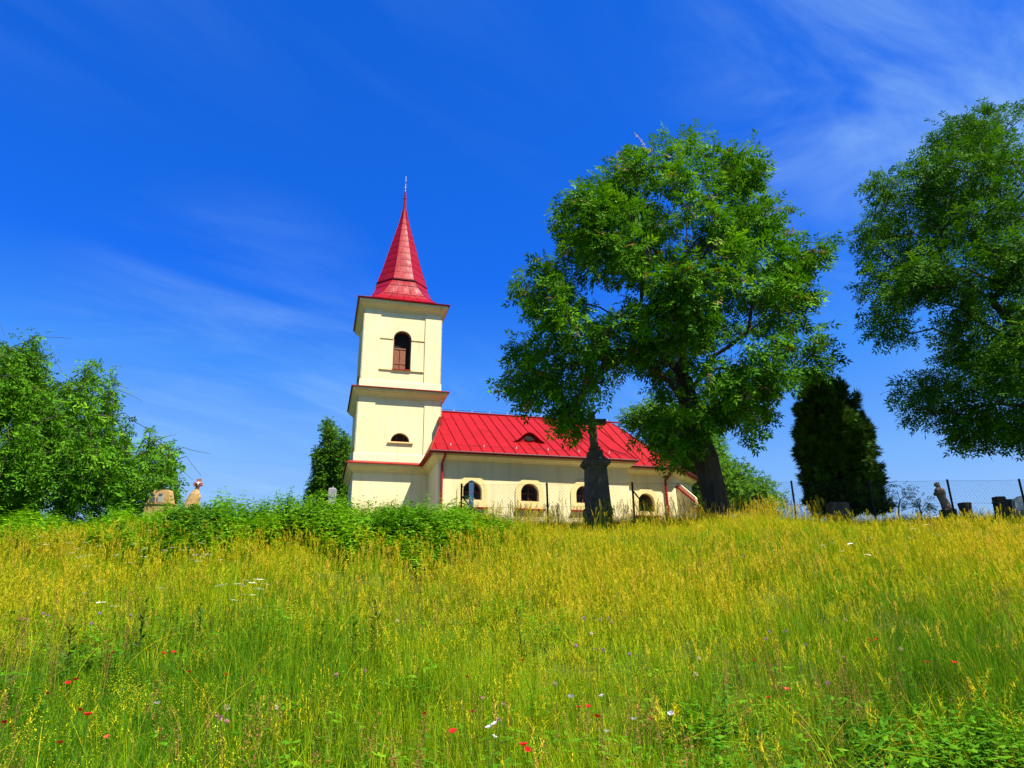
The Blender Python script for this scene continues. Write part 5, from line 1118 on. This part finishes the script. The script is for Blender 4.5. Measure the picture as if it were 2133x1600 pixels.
def flower_mesh(kind):
    t_ = TM()
    if kind in ('red', 'white', 'orange'):
        for i in range(5):
            a = i * 1.2566; d = np.array([math.cos(a), math.sin(a), .75]); d /= np.linalg.norm(d); s_ = np.array([-math.sin(a), math.cos(a), 0]); L = .036; c = np.zeros(3)
            V = np.array([c, c + d * L * .6 + s_ * .02, c + d * L + s_ * .012, c + d * L * 1.05, c + d * L - s_ * .012, c + d * L * .6 - s_ * .02]); t_.add(V, [(0, 1, 2), (0, 2, 3), (0, 3, 4), (0, 4, 5)], .5)
    elif kind == 'ball':
        for i in range(46):
            v = rng.normal(0, 1, 3); v /= np.linalg.norm(v); s_ = np.cross(v, [.3, .2, .9]); t_.add(np.array([v * .005, v * .034 + s_ * .007, v * .034 - s_ * .007]), [(0, 1, 2)], .5)
    else:
        for i in range(30):
            a = rng.uniform(0, 6.283); e = rng.uniform(.15, 1.2); d = np.array([math.cos(a) * math.cos(e), math.sin(a) * math.cos(e), math.sin(e)]); s_ = np.array([-math.sin(a), math.cos(a), 0]) * .005; L = rng.uniform(.018, .03); t_.add(np.array([d * .004 - s_ * .4, d * L - s_, d * L + s_]), [(0, 1, 2)], .5)
        for i in range(8):
            a = i * .785; t_.add(np.array([(.006 * math.cos(a), .006 * math.sin(a), -.02), (.011 * math.cos(a), .011 * math.sin(a), -.004), (.011 * math.cos(a + .785), .011 * math.sin(a + .785), -.004)]), [(0, 1, 2)], .5)
    return t_.mesh('bloom')
stem_me = MB().tube([(0, 0, 0), (.015, .0, .35), (0, 0, .7)], [.003, .0025, .002], 4).mesh('stem'); stem_me.materials.append(M['stem'])
FL = {'red': ('poppy', 'small red poppy in the near meadow', 'red poppies in the meadow', 'petal_red', [(340, 1363), (362, 1360), (125, 1549), (165, 1481), (158, 1418), (141, 1426), (886, 1489), (943, 1529), (1098, 1565), (1090, 1556), (1243, 1496), (1225, 1475), (1601, 1456), (1988, 1382), (1812, 1337), (1827, 1333), (470, 1408), (8, 1508), (1088, 1377), (97, 1447), (394, 1401), (182, 1492)]),
      'orange': ('faded_poppy', 'small faded orange poppy in the near meadow', 'faded poppies in the meadow', 'petal_orange', [(985, 1486), (223, 1537), (1205, 1476), (236, 1362), (1570, 1377), (972, 1413), (1640, 1440), (1932, 1382)]),
      'white': ('white_flower', 'small white flower in the near meadow', 'white flowers in the meadow', 'petal_white', [(1019, 1518), (1031, 1511), (1029, 1537), (1264, 1527), (1189, 1455), (1255, 1451), (1320, 1500), (327, 1467), (1398, 1490)]),
      'purple': ('purple_knapweed', 'small purple knapweed flower in the meadow', 'purple flowers in the meadow', 'petal_purple', [(90, 1279), (100, 1283), (208, 1279), (272, 1283), (190, 1300), (1217, 1289), (1250, 1292), (1268, 1288), (1275, 1297), (1199, 1346), (1241, 1352), (1257, 1356), (1604, 1317), (1637, 1316), (1596, 1332), (1679, 1344), (1312, 1364), (1726, 1425), (1016, 1190)]),
      'pink': ('pink_flower', 'pale pink flower head in the meadow grass', 'pink flowers in the meadow', 'petal_pink', [(42, 1291), (52, 1290), (60, 1293), (452, 1494), (460, 1499), (472, 1504), (1757, 1370), (1745, 1358), (1006, 1456), (1041, 1500), (1049, 1470), (1546, 1160), (700, 1408), (760, 1400)]),
      'ball': ('seed_ball', 'pale fluffy seed head in the meadow grass', 'fluffy seed heads in the meadow', 'seedball', [(1156, 1425), (1456, 1372), (1232, 1320), (575, 1474), (472, 1475), (1450, 1406), (828, 1293), (1760, 1292), (1876, 1352)])}
for kd, (nm, lb, grp, mt, pts) in FL.items():
    me = flower_mesh(kd); me.materials.append(M[mt])
    ORD = 'first second third fourth fifth sixth seventh eighth ninth tenth eleventh twelfth thirteenth fourteenth fifteenth sixteenth seventeenth eighteenth nineteenth twentieth twenty-first twenty-second'.split()
    for i, (px, py) in enumerate(sorted(pts)):
        hgt = .70; p = on_ground(px, py, hgt); p2 = on_ground(px, py, hgt)
        r = empty(nm, (p[0], p[1], p[2]), rng.uniform(0, 6.28)); tag(r, '%s, %s from the left of its kind' % (lb, ORD[i]), 'flower', grp)
        st = link('stem', stem_me, None, r); st.scale = (1, 1, hgt / .7); bl = link('bloom', me, None, r); bl.location = (0, 0, hgt); sc_ = rng.uniform(.55, .9); bl.scale = (sc_,) * 3; bl.rotation_euler = (rng.normal(.25, .25), rng.normal(0, .3), 0)
# long bent straws in the lower right foreground
for i, (a, b, c) in enumerate((((1420, 1545), (1500, 1510), (1575, 1468)), ((1575, 1468), (1620, 1470), (1665, 1482)), ((1500, 1545), (1560, 1548), (1640, 1600)), ((1520, 1590), (1540, 1530), (1565, 1440)), ((1880, 1492), (1950, 1550), (2010, 1600)), ((1830, 1560), (1900, 1570), (1960, 1580)))):
    P_ = []
    for (px, py) in (a, b, c): q_ = on_ground(px, py, .5); P_.append(np.array([q_[0], q_[1], q_[2] + .5]))
    d_ = min(p[1] for p in P_); P_ = [PT(px, py, d_) for (px, py) in (a, b, c)]
    lab = ('bent dry straw left of the foreground fork', 'drooping tip straw below the right red poppy', 'long dry straw at the bottom edge right of centre', 'leaning pale straw crossing the bent straw', 'dry straw among the broad leaves at lower right', 'flat lying straw near the lower right corner')[i]
    q = MB(); m0 = np.array(P_[0]); q.tube([p - m0 for p in P_], [.0035, .003, .002], 5); o = q.build('straw', M['straw']); o.location = tuple(m0); tag(o, lab, 'straw')
